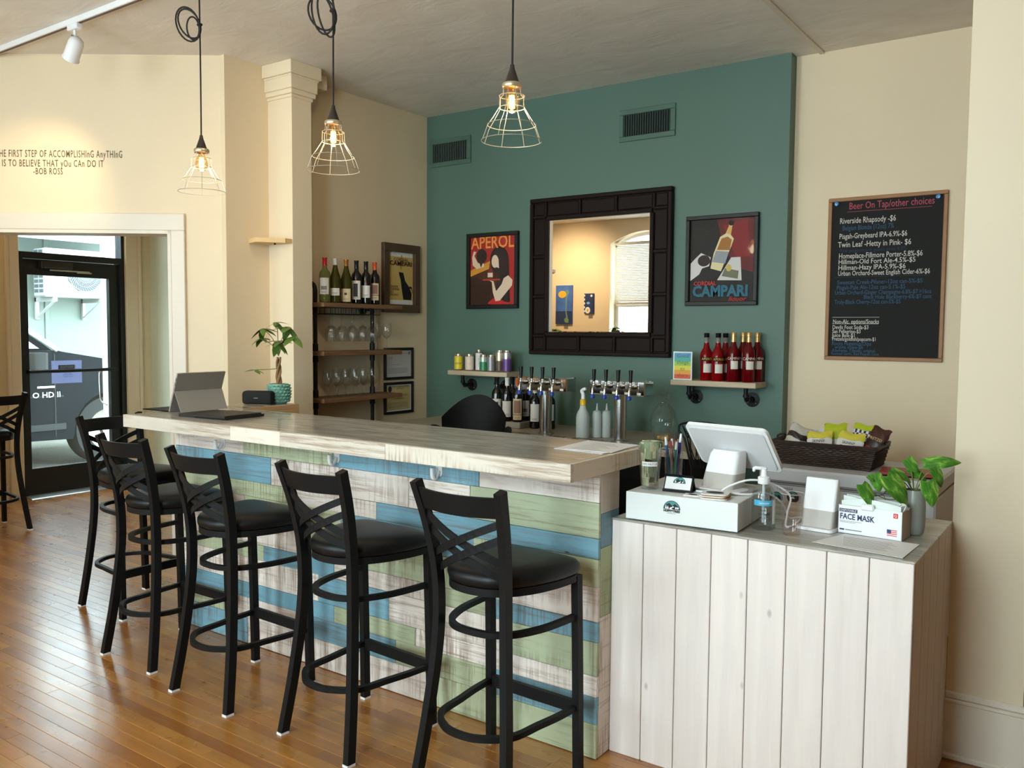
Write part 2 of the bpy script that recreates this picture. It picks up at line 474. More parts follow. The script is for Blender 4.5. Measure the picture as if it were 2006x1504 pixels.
# ------------------------------------------------------------------ lettering (all converted at the end)
TEXTS = []
FRONT = (R(90), 0, 0)            # faces -Y
EAST = (R(90), 0, R(90))         # faces +X
UP = (0, 0, 0)
def text(body, size, mat, parent, loc, rot=FRONT, align='LEFT', width=None, bend=None, depth=.0006, name='lettering', bold=0.0, shear=0.0, space=1.0, mirror=False, vert='CENTER', linesp=1.0):
    TEXTS.append(dict(body=body, size=size, mat=mat, parent=parent, loc=loc, rot=rot, align=align, width=width, bend=bend, depth=depth, name=name, bold=bold, shear=shear, space=space, mirror=mirror, vert=vert, linesp=linesp))
def flush_texts():
    obs = []
    for T in TEXTS:
        cu = bpy.data.curves.new('lettering', 'FONT')
        cu.body = T['body']; cu.size = T['size']; cu.align_x = T['align']; cu.align_y = T['vert']
        cu.offset = T['bold']; cu.shear = T['shear']; cu.space_character = T['space']; cu.resolution_u = 2; cu.space_line = T['linesp']
        o = bpy.data.objects.new('lettering', cu); C.objects.link(o); obs.append(o)
    dg = bpy.context.evaluated_depsgraph_get()
    dg.update()
    for T, o in zip(TEXTS, obs):
        me = bpy.data.meshes.new_from_object(o.evaluated_get(dg))
        me.name = 'lettering'
        if len(me.vertices):
            xs = [v.co.x for v in me.vertices]
            w = max(xs) - min(xs)
            sx = T['width'] / w if T['width'] and w > 0 else 1.0
            for v in me.vertices:
                v.co.x *= sx * (-1 if T['mirror'] else 1)
                v.co.z += T['depth']
                if T['bend']:
                    q = v.co.x / T['bend']; r = T['bend'] + v.co.z
                    v.co.x = r * math.sin(q); v.co.z = r * math.cos(q) - T['bend']
        me.materials.clear(); me.materials.append(T['mat'])
        t = bpy.data.objects.new(T['name'], me); C.objects.link(t)
        t.parent = T['parent']; t.location = T['loc']; t.rotation_euler = T['rot']
    for o in obs:
        cu = o.data; bpy.data.objects.remove(o); bpy.data.curves.remove(cu)
def flat(poly, mat, parent, name='print', d=.0004, mtx=None, t=.0003):
    """a thin printed shape lying in local XY, d above it"""
    b = MB(); b.prism(poly, d, d + t)
    o = b.build(name, mat, parent)
    if mtx is not None: o.matrix_local = mtx
    return o
def rect(x0, x1, y0, y1): return [(x0, y0), (x1, y0), (x1, y1), (x0, y1)]
def ell(cx, cy, rx, ry, n=20, a0=0, a1=360):
    return [(cx + rx * math.cos(R(a0 + (a1 - a0) * k / n)), cy + ry * math.sin(R(a0 + (a1 - a0) * k / n))) for k in range(n + (0 if a1 - a0 >= 360 else 1))]
# ================================================================== THE SETTING
DARKGAP = M('floor_gap', (70, 44, 24), rough=.7)
b = MB(); b.box(-6.46, 6.1, -3.95, 3.0, -.10, -.012)
floor = struct(b.build('floor', DARKGAP))
def plank_mesh(b, x0, x1, y0, y1, r, z0=-.012, z1=0.0, e=.0011):
    b._r = r
    vs = [(x0, y0, z0), (x1, y0, z0), (x1, y1, z0), (x0, y1, z0), (x0, y0, z1 - .0012), (x1, y0, z1 - .0012), (x1, y1, z1 - .0012), (x0, y1, z1 - .0012),
          (x0 + e, y0 + e, z1), (x1 - e, y0 + e, z1), (x1 - e, y1 - e, z1), (x0 + e, y1 - e, z1)]
    fs = [(0, 3, 2, 1), (8, 9, 10, 11)]
    for k in range(4):
        j = (k + 1) % 4
        fs += [(k, j, 4 + j, 4 + k), (4 + k, 4 + j, 8 + j, 8 + k)]
    b.add(vs, fs)
rnd = random.Random(11)
PW = .0572
planks = []
y = -3.65
while y < 2.6:
    x = -6.40 - rnd.random()
    while x < 5.9:
        L = rnd.choice((.45, .6, .75, .9, 1.1, 1.3, 1.6)) * (.9 + .2 * rnd.random())
        planks.append((max(x, -6.40), min(x + L, 5.9), y, y + PW - .0003, rnd.random()))
        x += L
    y += PW
planks = [p for p in planks if p[1] - p[0] > .03]
camp = Vector((1.4352, -2.5571, 1.4919))
def plank_rank(p):
    best = 0
    for fx in (.1, .5, .9):
        q = Vector((p[0] + (p[1] - p[0]) * fx, (p[2] + p[3]) / 2, 0)) - camp
        dep = q.dot(_F)
        if dep < .3: continue
        u, w = q.dot(_R2) / dep, q.dot(_U2) / dep
        if abs(u) < .62 and abs(w) < .46 and (p[3] < .02 or q.x + camp.x < -2.5):
            best = max(best, 1 / dep ** 2)
    return best * (p[1] - p[0])
planks.sort(key=plank_rank, reverse=True)
for p in planks[:300]:
    cx, cy = (p[0] + p[1]) / 2, (p[2] + p[3]) / 2
    b = MB(); plank_mesh(b, p[0] - cx, p[1] - cx, p[2] - cy, p[3] - cy, p[4])
    b.build('plank', OAK, floor, loc=(cx, cy, 0))
b = MB()
for p in planks[300:]: plank_mesh(b, p[0], p[1], p[2], p[3], p[4])
tag(b.build('far_planks', OAK, floor), kind='stuff')

b = MB(); b.box(-6.46, 6.1, -3.95, 3.0, CEIL, CEIL + .12)
b.box(-7.3, -6.46, -3.95, -.5, CEIL, CEIL + .12)
struct(b.build('ceiling', CEILM))
b = MB(); b.bbox(-.105, -.075, -3.6, 2.775, CEIL - .012, CEIL, .003)
struct(b.build('trim_1', TRIM))                              # batten over the ceiling seam
TX, TY, TYB, LX = -.2413, 2.679, 2.779, -3.10
b = MB(); b.box(LX, TX, TY, 2.95, 0, CEIL)
w = b.build('wall_back', [TEAL, M('teal_edge', (120, 122, 92), rough=.6)])
struct(w)
b = MB(); b.box(TX, 6.0, TYB, 2.95, 0, CEIL); struct(b.build('wall_back_right', CREAM))
b = MB(); b.box(LX - .14, LX, .80, 2.95, 0, CEIL); struct(b.build('wall_left', CREAM))
# angled wall with the wide cased opening
AO = Vector((-3.10, .830, 0)); AD = Vector((.8129, .5824, 0)).normalized(); AN = Vector((AD.y, -AD.x, 0))   # AN looks into the room
AM = Matrix((AD, -AN, Vector((0, 0, 1)))).transposed().to_4x4(); AM.translation = AO   # local x along the wall (0 at the inner corner, negative to the far end), y into the wall
SI, SO_, HO = -.362, -1.95, 2.091
b = MB()
b.box(SI, 0.0, 0, .13, 0, CEIL, AM); b.box(SO_, SI, 0, .13, HO, CEIL, AM); b.box(-2.62, SO_, 0, .13, 0, CEIL, AM)
struct(b.build('wall_angled', CREAM))
b = MB()
CW = .086
b.bbox(SI, SI + CW, -.022, 0, 0, HO, .004, AM)
b.bbox(SO_ - CW, SI + CW, -.022, 0, HO, HO + CW + .018, .004, AM)
b.bbox(SO_ - CW, SO_, -.022, 0, 0, HO, .004, AM)
b.box(SI - .02, SI, -.02, .15, 0, HO, AM); b.box(SO_, SO_ + .02, -.02, .15, 0, HO, AM); b.box(SO_, SI, -.02, .15, HO - .02, HO, AM)
struct(b.build('trim_2', TRIM))                              # casing of the wide opening
b = MB()
b.bbox(SI + CW, 0.0, -.016, 0, 0, .16, .003, AM)
struct(b.build('baseboard_angled', TRIM))
# the rest of the front room, behind and beside the camera
b = MB(); b.box(-7.2, -5.22, -.70, -.56, 0, CEIL); struct(b.build('wall_side', CREAM))
b = MB(); b.box(-7.34, -7.2, -3.9, -.56, 0, CEIL); struct(b.build('wall_far', CREAM))
b = MB(); b.box(6.0, 6.15, -3.9, 2.95, 0, CEIL); struct(b.build('wall_right', CREAM))
# entrance hall beyond the opening
HX = -6.30
b = MB()
b.box(HX - .16, HX, -.56, 1.06, 0, CEIL); b.box(HX - .16, HX, 2.03, 2.45, 0, CEIL); b.box(HX - .16, HX, 1.06, 2.03, 2.50, CEIL)
struct(b.build('wall_entrance', M('hall_paint', (226, 212, 180), rough=.6, var=.03)))
b = MB(); b.box(HX, LX - .14, 2.29, 2.45, 0, CEIL); struct(b.build('wall_hall', GREENP))
b = MB()
for z0, z1, d in ((0, .13, .018), (.13, .165, .012)):
    b.bbox(HX, LX - .16, 2.29 - d, 2.29, z0, z1, .003); b.bbox(HX, HX + d, -.5, .93, z0, z1, .003)
    b.bbox(HX, HX + d, 2.185, 2.29 - d, z0, z1, .003)
struct(b.build('baseboard_hall', TRIM))
b = MB()
for y0, y1 in ((.945, 1.06), (2.03, 2.18)):
    b.bbox(HX, HX + .022, y0, y1, 0, 2.62, .004)
    b.bbox(HX + .022, HX + .034, y0 if y0 < 1.5 else y1 - .03, (y0 + .03) if y0 < 1.5 else y1, 0, 2.62, .004)
b.bbox(HX, HX + .022, 1.06, 2.03, 2.50, 2.62, .004)
struct(b.build('trim_3', CREAMTRIM))                         # casing of the street door
# rear wall with arched windows
WW_, SILL, SPRING, RISE = 1.2, .85, 2.80, .17
def arch(x0, x1, z, rise, n=14):
    return [(x0 + (x1 - x0) * k / n, z + rise * (1 - (2 * k / n - 1) ** 2)) for k in range(n + 1)]
b = MB()
YM = Matrix.Rotation(R(90), 4, 'X')                          # local xy -> xz, extruded towards -y
edges = [-7.2]
for x in WINDOW_X: edges += [x - WW_ / 2, x + WW_ / 2]
edges.append(6.0)
for k in range(0, len(edges), 2): b.box(edges[k], edges[k + 1], REAR_Y - .30, REAR_Y, 0, CEIL)
for x in WINDOW_X:
    b.box(x - WW_ / 2, x + WW_ / 2, REAR_Y - .30, REAR_Y, 0, SILL)
    a = arch(x - WW_ / 2, x + WW_ / 2, SPRING, RISE)
    b.prism([(x - WW_ / 2, CEIL), *[p for p in a], (x + WW_ / 2, CEIL)], -REAR_Y, -REAR_Y + .30, YM)
struct(b.build('wall_rear', CREAM))
WF = M('window_frame_white', (236, 236, 232), rough=.4)
for i, x in enumerate(WINDOW_X):
    t = struct(thing('window_%d' % (i + 1), None, None, (x, REAR_Y - .20, 0)))
    fb = MB(); h = WW_ / 2
    fb.box(-h, -h + .06, -.03, .03, SILL, SPRING); fb.box(h - .06, h, -.03, .03, SILL, SPRING)
    fb.box(-h, h, -.03, .03, SILL, SILL + .07); fb.box(-h, h, -.04, .04, 1.86, 1.93); fb.box(-h, h, -.03, .03, SPRING - .03, SPRING + .03)
    fb.box(.11, .135, -.02, .02, SILL, SPRING)
    fb.prism([*arch(-h, h, SPRING, RISE), *reversed(arch(-h + .05, h - .05, SPRING, RISE - .05))], -.03, .03, YM)
    fb.build('window_frame', WF, t)
    MB().box(-h, h, -.003, .003, SILL, SPRING).build('pane', PANE, t)
    MB().bbox(-h - .05, h + .05, 0, .25, SILL - .04, SILL, .006).build('window_sill', TRIM, t)
# column pilaster on the left wall
b = MB()
b.box(LX, -2.872, 1.128, 1.286, 0, CEIL - .20)
struct(b.build('wall_pilaster', CREAMTRIM))
b = MB()
for d, z0, z1 in ((.010, CEIL - .215, CEIL - .195), (.022, CEIL - .195, CEIL - .165), (.030, CEIL - .165, CEIL - .085), (.036, CEIL - .092, CEIL - .080), (.048, CEIL - .080, CEIL)):
    b.bbox(LX, -2.872 + d, 1.128 - d, 1.286 + d, z0, z1, .003)
b.bbox(LX, -2.92, 1.286, 1.47, CEIL - .095, CEIL, .003)
struct(b.build('trim_4', CREAMTRIM))                         # capital of the pilaster
# big square pillar at the right
PX0, PX1, PY0, PY1 = .980, 1.215, .756, 1.10
b = MB(); b.box(PX0, PX1, PY0, PY1, 0, CEIL); struct(b.build('wall_pillar', M('pillar_paint', (216, 200, 174), rough=.5, var=.02, vscale=1.5)))
b = MB()
b.bbox(PX0 - .004, PX1 + .014, PY0 - .014, PY1 + .014, 0, .205, .003)
b.bbox(PX0 - .006, PX1 + .020, PY0 - .020, PY1 + .020, .205, .217, .003)
b.bbox(PX0 - .003, PX1 + .010, PY0 - .010, PY1 + .010, .217, .240, .004)
b.bbox(PX0 - .004, PX1 + .020, PY0 - .022, PY1 + .020, 0, .022, .005)
struct(b.build('baseboard_pillar', TRIM))
b = MB()
b.bbox(1.215, 6.0, TYB - .016, TYB, 0, .20, .003); b.bbox(TX, 1.215, TYB - .016, TYB, 0, .20, .003)
struct(b.build('baseboard_back', TRIM))

# ------------------------------------------------------------------ street door
d1 = struct(thing('door_1', None, None, (HX - .06, 1.545, 0)))
ALU = M('black_aluminium', (20, 20, 22), rough=.45)
b = MB()
b.box(-.05, .05, -.485, -.44, 0, 2.14); b.box(-.05, .05, .44, .485, 0, 2.14); b.box(-.05, .05, -.485, -.475, 2.14, 2.50); b.box(-.05, .05, .455, .485, 2.14, 2.50)
b.box(-.05, .05, -.44, .44, 2.085, 2.14); b.box(-.05, .05, -.44, .44, 2.46, 2.50)
b.build('door_frame', ALU, d1)
b = MB()
b.box(-.025, .025, -.435, -.395, .012, 2.08); b.box(-.025, .025, .345, .435, .012, 2.08)
b.box(-.025, .025, -.395, .345, 1.945, 2.08); b.box(-.025, .025, -.395, .345, .012, .245)
leaf = b.build('door_leaf', ALU, d1)
MB().box(-.004, .004, -.395, .345, .245, 1.945).build('door_glass', PANE, d1)
MB().box(-.004, .004, -.475, .455, 2.14, 2.46).build('transom_glass', PANE, d1)
b = MB(); b.bbox(.045, .07, -.42, .40, 1.085, 1.115, .006); b.box(.02, .05, -.42, -.39, 1.085, 1.115); b.box(.02, .05, .37, .40, 1.085, 1.115)
b.build('push_bar', ALU, d1)
b = MB(); b.tube(cr([(-.03, .30, 1.10), (-.085, .30, 1.07), (-.085, .30, .90), (-.085, .31, .80), (-.03, .335, .76)], 5), .009, 8)
b.build('pull_handle', STEEL, d1, True)
b = MB(); b.bbox(.025, .085, -.30, -.02, 2.005, 2.068, .006); b.build('door_closer', M('bronze_closer', (46, 42, 40), rough=.4), d1)
b = MB(); b.box(.05, .066, -.22, .14, 1.985, 1.997); b.bbox(.03, .07, .02, .16, 1.975, 1.99, .003); b.build('closer_arm', STEEL, d1)
b = MB(); b.prism([(-.10, 0), (.17, 0), (.16, .006), (.10, .014), (-.10, .014)], -.47, .47, Matrix.Rotation(R(90), 4, 'X'))
b.build('threshold', M('aluminium_sill', (200, 205, 210), rough=.35, metal=.7), d1)
def backlit_paper():
    m, t, b = nt('backlit_paper'); t.nodes.remove(b)
    d = node(t, 'ShaderNodeBsdfDiffuse'); d.inputs[0].default_value = lin((226, 228, 244))
    tl = node(t, 'ShaderNodeBsdfTranslucent'); tl.inputs[0].default_value = lin((200, 204, 236))
    mx = node(t, 'ShaderNodeMixShader'); mx.inputs[0].default_value = .5
    t.links.new(d.outputs[0], mx.inputs[1]); t.links.new(tl.outputs[0], mx.inputs[2]); t.links.new(mx.outputs[0], t.nodes['Material Output'].inputs[0])
    return m
# notice taped to the outside of the glass: read mirrored from indoors
nb = thing('door_notice', 'white paper notice seen from behind taped to the street door glass', 'notice', (HX - .066, 1.50, .985))
MB().box(-.0006, 0, -.145, .13, -.0, .205).build('sheet', backlit_paper(), nb)
NBI = M('notice_ink', (110, 112, 150), rough=.8)
MB().box(.0002, .0006, -.085, .065, .128, .165).build('heading_bar', NBI, nb)
text('NOTICE', .030, M('notice_white', (226, 228, 244), rough=.8), nb, (.0012, -.01, .146), EAST, 'CENTER', width=.11, mirror=True)
text('VISITORS\nMUST WEAR\nFACE MASKS', .016, NBI, nb, (.0012, .0, .075), EAST, 'CENTER', mirror=True)

# ------------------------------------------------------------------ outside the street door
b = MB(); b.box(-20, HX - .17, -8, 14, -.25, -.11); tag(b.build('gravel_ground', M('gravel', (150, 146, 136), rough=.9, var=.35, vscale=60, bump=.8, bscale=140)), kind='structure')
b = MB(); b.box(HX - .8, HX - .17, .3, 2.8, -.11, -.02); tag(b.build('door_step', M('concrete', (196, 190, 176), rough=.85, var=.08, vscale=12)), kind='structure')
nbld = thing('neighbour_building', 'pale grey panelled building across the alley behind the truck', 'building', (-11.0, 3.5, -.11))
SID = M('pale_siding', (134, 146, 138), rough=.6, var=.03)
b = MB(); b.box(-.3, 0, -8, 6, 0, 3.0); b.build('wall', SID, nbld)
for k in range(14):
    MB().bbox(0, .022, -7.9 + k, -7.9 + k + .06, 0, 2.95, .006).build('batten', SID, nbld)
b = MB(); b.prism([(-.35, 3.0), (.55, 2.78), (.55, 2.98), (-.35, 3.3)], -8.2, 6.2, Matrix.Translation((0, 0, 0)) @ Matrix.Rotation(R(90), 4, 'X'))
tag(b.build('roof_eave', M('fascia_white', (190, 206, 226), rough=.5), None, loc=(-11.0, 3.5, -.11)), 'pale blue roof eave of the building across the alley', 'eave')
b = MB(); b.prism([(.0, 0), (.155, 0), (.155, .14), (0, .14)], 0, 3.2)
tag(b.build('porch_post', M('post_white', (238, 240, 240), rough=.5), loc=(-7.25, 2.325, -.11)), 'white square porch post outside the street door', 'post')
# split air conditioner on the building
ac = thing('air_conditioner', 'white outdoor air conditioner unit bracketed to the pale building', 'air conditioner', (-10.62, 3.80, 1.90))
AW = M('ac_white', (196, 197, 196), rough=.5); AG = M('ac_grille', (150, 154, 158), rough=.6); AD_ = M('ac_dark', (96, 102, 108), rough=.7)
MB().bbox(-.16, .16, -.45, .52, 0, .66, .02).build('casing', AW, ac)
b = MB(); b.prism(ell(.10, .33, .255, .255, 8, 22.5, 382.5), 0, .012, Matrix(((0, 0, 1, .160), (1, 0, 0, 0), (0, 1, 0, 0), (0, 0, 0, 1)))); b.build('grille_plate', AD_, ac)
b = MB()
for k in range(40):
    q = R(360 * k / 40); pts = []
    for j in range(6):
        rr = .05 + .19 * j / 5; a = q + .55 * (rr / .25) ** 1.3
        pts.append((.178, .10 + rr * math.cos(a), .33 + rr * math.sin(a)))
    b.tube(pts, .0035, 4)
for rr in (.05, .12, .18, .242): b.tube([(.180, .10 + rr * math.cos(R(a)), .33 + rr * math.sin(R(a))) for a in range(0, 360, 12)], .004, 4, True)
b.build('fan_guard', AG, ac)
for r in range(9):
    for c in range(2):
        MB().box(-.12 + c * .13, -.02 + c * .13, -.456, -.449, .06 + r * .066, .105 + r * .066).build('louvre', AD_, ac)
for yy in (-.34, .32):
    b = MB(); b.box(-.366, .18, yy, yy + .04, -.06, -.001); b.box(-.366, -.32, yy, yy + .04, -.3, 0); b.sweep([(-.335, yy + .02, -.28), (.12, yy + .02, -.06)], .035, .02, (0, 1, 0)); b.build('bracket', AW, ac)
# pickup truck, parked nose to the right
tk = thing('pickup_truck', 'dark grey pickup truck parked outside the glass street door', 'truck', (-8.30, 2.45, -.11))
TP = M('truck_paint', (26, 30, 36), rough=.45, spec=.05); TD = M('truck_dark', (34, 36, 38), rough=.6); TG = thin_glass('truck_glass', (150, 175, 180), .25)
XM = Matrix(((0, 0, -1, 0), (1, 0, 0, 0), (0, 1, 0, 0), (0, 0, 0, 1)))         # profile (y,z) extruded along -x
wa = [(.56 + .44 * math.cos(R(a)), .39 + .46 * math.sin(R(a))) for a in range(180, -1, -15)]
body = [(-2.6, .40), (.10, .33), (.12, .39), *wa, (1.02, .40), (1.35, .42), (1.38, .95), (1.25, 1.10), (.50, 1.235), (.0, 1.325), (-.06, 1.34), (-2.6, 1.30)]
b = MB(); b.prism(body, 0, 1.95, XM); b.build('body', TP, tk)
b = MB(); b.prism([(-.04, 1.33), (-.78, 1.86), (-2.3, 1.88), (-2.5, 1.31)], .12, 1.83, XM); b.build('cab', TP, tk)
b = MB(); b.prism([(-.20, 1.36), (-.80, 1.80), (-1.6, 1.80), (-1.6, 1.36)], .112, .118, XM); b.build('side_window', TG, tk)
b = MB(); b.sweep([(.01, -.06, 1.345), (-.11, -.80, 1.88)], .05, .03, (0, 1, 0)); b.build('windscreen_pillar', M('pillar_trim', (170, 190, 196), rough=.3), tk)
b = MB(); b.rbox(-.02, .20, -.44, -.24, 1.14, 1.32, .05); b.build('wing_mirror', TD, tk, True)
for yy, nm in ((.56, 'wheel'), (-2.1, 'wheel')):
    b = MB(); b.lathe([(.24, -.13), (.385, -.13), (.405, -.09), (.405, .09), (.385, .13), (.24, .13)], 40); o = b.build(nm, M('tyre_rubber', (38, 40, 42), rough=.75), tk, True, (-.20, yy, .40), (0, R(90), 0))
    b = MB(); b.lathe([(0, .10), (.06, .11), (.08, .07), (.20, .07), (.245, .10), (.245, -.1), (0, -.1)], 24); b.build('rim', STEEL, o, True)
b = MB()
b.box(.002, .006, -.10, -.088, .38, 1.30); b.box(.001, .004, -2.4, .0, .82, .835); b.box(.001, .012, -2.4, .02, .45, .52)
b.build('door_seams', TD, tk)
b = MB(); b.box(0.0, .012, -.29, -.10, .925, .945); b.build('badge', CHROME, tk)
text('O HD II', .085, CHROME, tk, (.004, -.345, .845), EAST, width=.30, depth=.006)
# ================================================================== THE BAR
bar = thing('bar_cabinet', 'long bar clad in white, blue and green reclaimed boards', 'bar', (0, 0, 0))
b = MB(); b.box(-2.44, -.016, .014, .13, 0, 1.0); b.box(-2.44, -.16, .13, .15, .02, 1.0)
b.build('carcass', M('dark_ply', (38, 32, 28), rough=.8), bar)
ROWZ = [1.004, .904, .780, .708, .610, .488, .416, .296, .222, .125, .002]
ROWS = [[('W', -1.91), ('G', -1.308), ('B', -.518), ('W', 0)],
        [('B', -2.125), ('B', -1.714), ('W', -.872), ('W', -.561), ('G', 0)],
        [('G', -1.586), ('W', -1.05), ('B', 0)],
        [('W', -1.908), ('G', -1.264), ('B', -.542), ('G', 0)],
        [('W', -1.514), ('G', -.405), ('W', 0)],
        [('G', -1.77), ('B', -1.303), ('W', -.74), ('G', -.454), ('B', 0)],
        [('W', -1.403), ('B', -.981), ('W', -.368), ('G', 0)],
        [('B', -1.304), ('G', -.836), ('W', 0)],
        [('G', -2.068), ('W', -1.518), ('B', -.944), ('G', -.442), ('B', 0)],
        [('B', -1.895), ('W', -.752), ('G', 0)]]
pr_ = random.Random(5)
def board(parent, x0, x1, y0, y1, z0, z1, mt, r=None, name='plank', e=.0012):
    cx, cy, cz = (x0 + x1) / 2, (y0 + y1) / 2, (z0 + z1) / 2
    b = MB(); b._r = pr_.random() if r is None else r
    b.bbox(x0 - cx, x1 - cx, y0 - cy, y1 - cy, z0 - cz, z1 - cz, e)
    return b.build(name, mt, parent, loc=(cx, cy, cz))
for i, row in enumerate(ROWS):
    x = -2.4434
    for c, x1 in row:
        d = pr_.uniform(0, .0025)
        board(bar, x + .0008, x1 - .0008, -d, .014, ROWZ[i + 1] + .0008, ROWZ[i] - .0008, {'W': WW, 'B': WB, 'G': WG}[c])
        x = x1
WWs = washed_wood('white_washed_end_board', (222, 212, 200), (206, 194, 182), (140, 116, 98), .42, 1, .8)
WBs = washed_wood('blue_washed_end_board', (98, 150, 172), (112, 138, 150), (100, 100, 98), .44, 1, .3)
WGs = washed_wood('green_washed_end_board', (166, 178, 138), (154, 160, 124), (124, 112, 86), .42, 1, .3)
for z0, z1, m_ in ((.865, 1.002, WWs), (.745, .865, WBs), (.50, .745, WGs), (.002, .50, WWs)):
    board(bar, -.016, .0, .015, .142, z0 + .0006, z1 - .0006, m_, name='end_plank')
for hx, lab in ((-2.058, 'white bag hook under the bar edge nearest the tablet'), (-1.279, 'white bag hook under the middle of the bar edge'), (-.71, 'white bag hook under the bar edge behind the nearest stool')):
    h = thing('bag_hook', lab, 'hook', (hx, -.002, .957))
    b = MB(); b.rbox(-.016, .016, -.034, .030, -.005, 0, .015, 4, Matrix.Rotation(R(90), 4, 'X') @ Matrix.Translation((0, .0, .004))); b.build('back_plate', WHITEP, h)
    b = MB(); b.tube(cr([(0, -.004, -.012), (0, -.026, -.036), (0, -.042, -.028), (0, -.045, .006)], 5), .0085, 8); b.build('hook_arm', WHITEP, h, True)

# countertop: an L of stone-look laminate edged with white washed boards
ctop = thing('bar_countertop', 'long grey stone-look bar countertop with white washed wooden edge', 'countertop', (0, 0, 1.006))
CX0, CX1, CY0, CY1 = -2.555, .015, -.216, .352
outl = [(CX0 + .018, CY0 + .018), (CX1 - .018, CY0 + .018), (CX1 - .018, CY1), (-2.385, CY1), (-2.388, .745), (-2.600, .745)]
MB().prism(outl, .0005, .061).build('slab', TOP, ctop)
def edge_board(x0, x1, y0, y1, m_):
    board(ctop, x0, x1, y0, y1, 0, .0605, m_, name='edge_board')
for x0, x1 in ((CX0, -1.72), (-1.72, -1.391), (-1.391, -.797), (-.797, CX1)): edge_board(x0 + .0005, x1 - .0005, CY0, CY0 + .018, WEDGE)
WEs = washed_wood('white_washed_edge_end', (224, 210, 192), (206, 190, 168), (160, 134, 110), .38, 1, .3)
edge_board(CX1 - .018, CX1, CY0 + .0185, .06, WEs); edge_board(CX1 - .018, CX1, .061, CY1, WEs)
PLY = M('raw_plywood_edge', (190, 152, 108), rough=.7, var=.35, vscale=5, vstretch=(2, 1, 60))
board(ctop, -2.3855, -2.380, CY1 + .001, .745, .002, .060, PLY, name='plywood_edge')
b = MB(); b.box(-2.60, -2.40, .40, .74, 0, 1.004); tag(b.build('bar_return', M('dark_ply', (38, 32, 28))), 'dark plywood return holding up the back corner of the bar', 'bar support')

# white service counter
svc = thing('service_counter', 'white boarded service counter with vertical planks beside the bar', 'counter', (0, .0906, 0))
SX1, SH = .979, .834
MB().box(.012, SX1 - .014, .014, .655, 0, SH - .001).build('carcass', M('dark_ply', (38, 32, 28)), svc)
PWV = SX1 / 8
for k in range(8):
    b = MB(); b._r = pr_.random()
    x0, x1 = k * PWV, (k + 1) * PWV
    b.bbox(-PWV / 2 + .0012, PWV / 2 - .0012, -.007, .007, -SH / 2, SH / 2, .0022)
    b.build('plank', WVERT, svc, loc=((x0 + x1) / 2, .007, SH / 2))
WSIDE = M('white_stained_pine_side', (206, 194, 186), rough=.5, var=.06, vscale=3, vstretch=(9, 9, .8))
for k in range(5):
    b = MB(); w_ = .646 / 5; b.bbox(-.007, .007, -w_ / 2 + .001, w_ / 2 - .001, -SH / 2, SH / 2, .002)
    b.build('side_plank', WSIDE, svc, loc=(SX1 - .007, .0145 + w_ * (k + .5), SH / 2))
stop = MB().bbox(.001, SX1 + .002, -.004, .668, 0, .007, .002)
st = stop.build('service_countertop', TOP, None, loc=(0, .0906, SH))
tag(st, 'thin grey stone-look top of the white service counter', 'countertop')

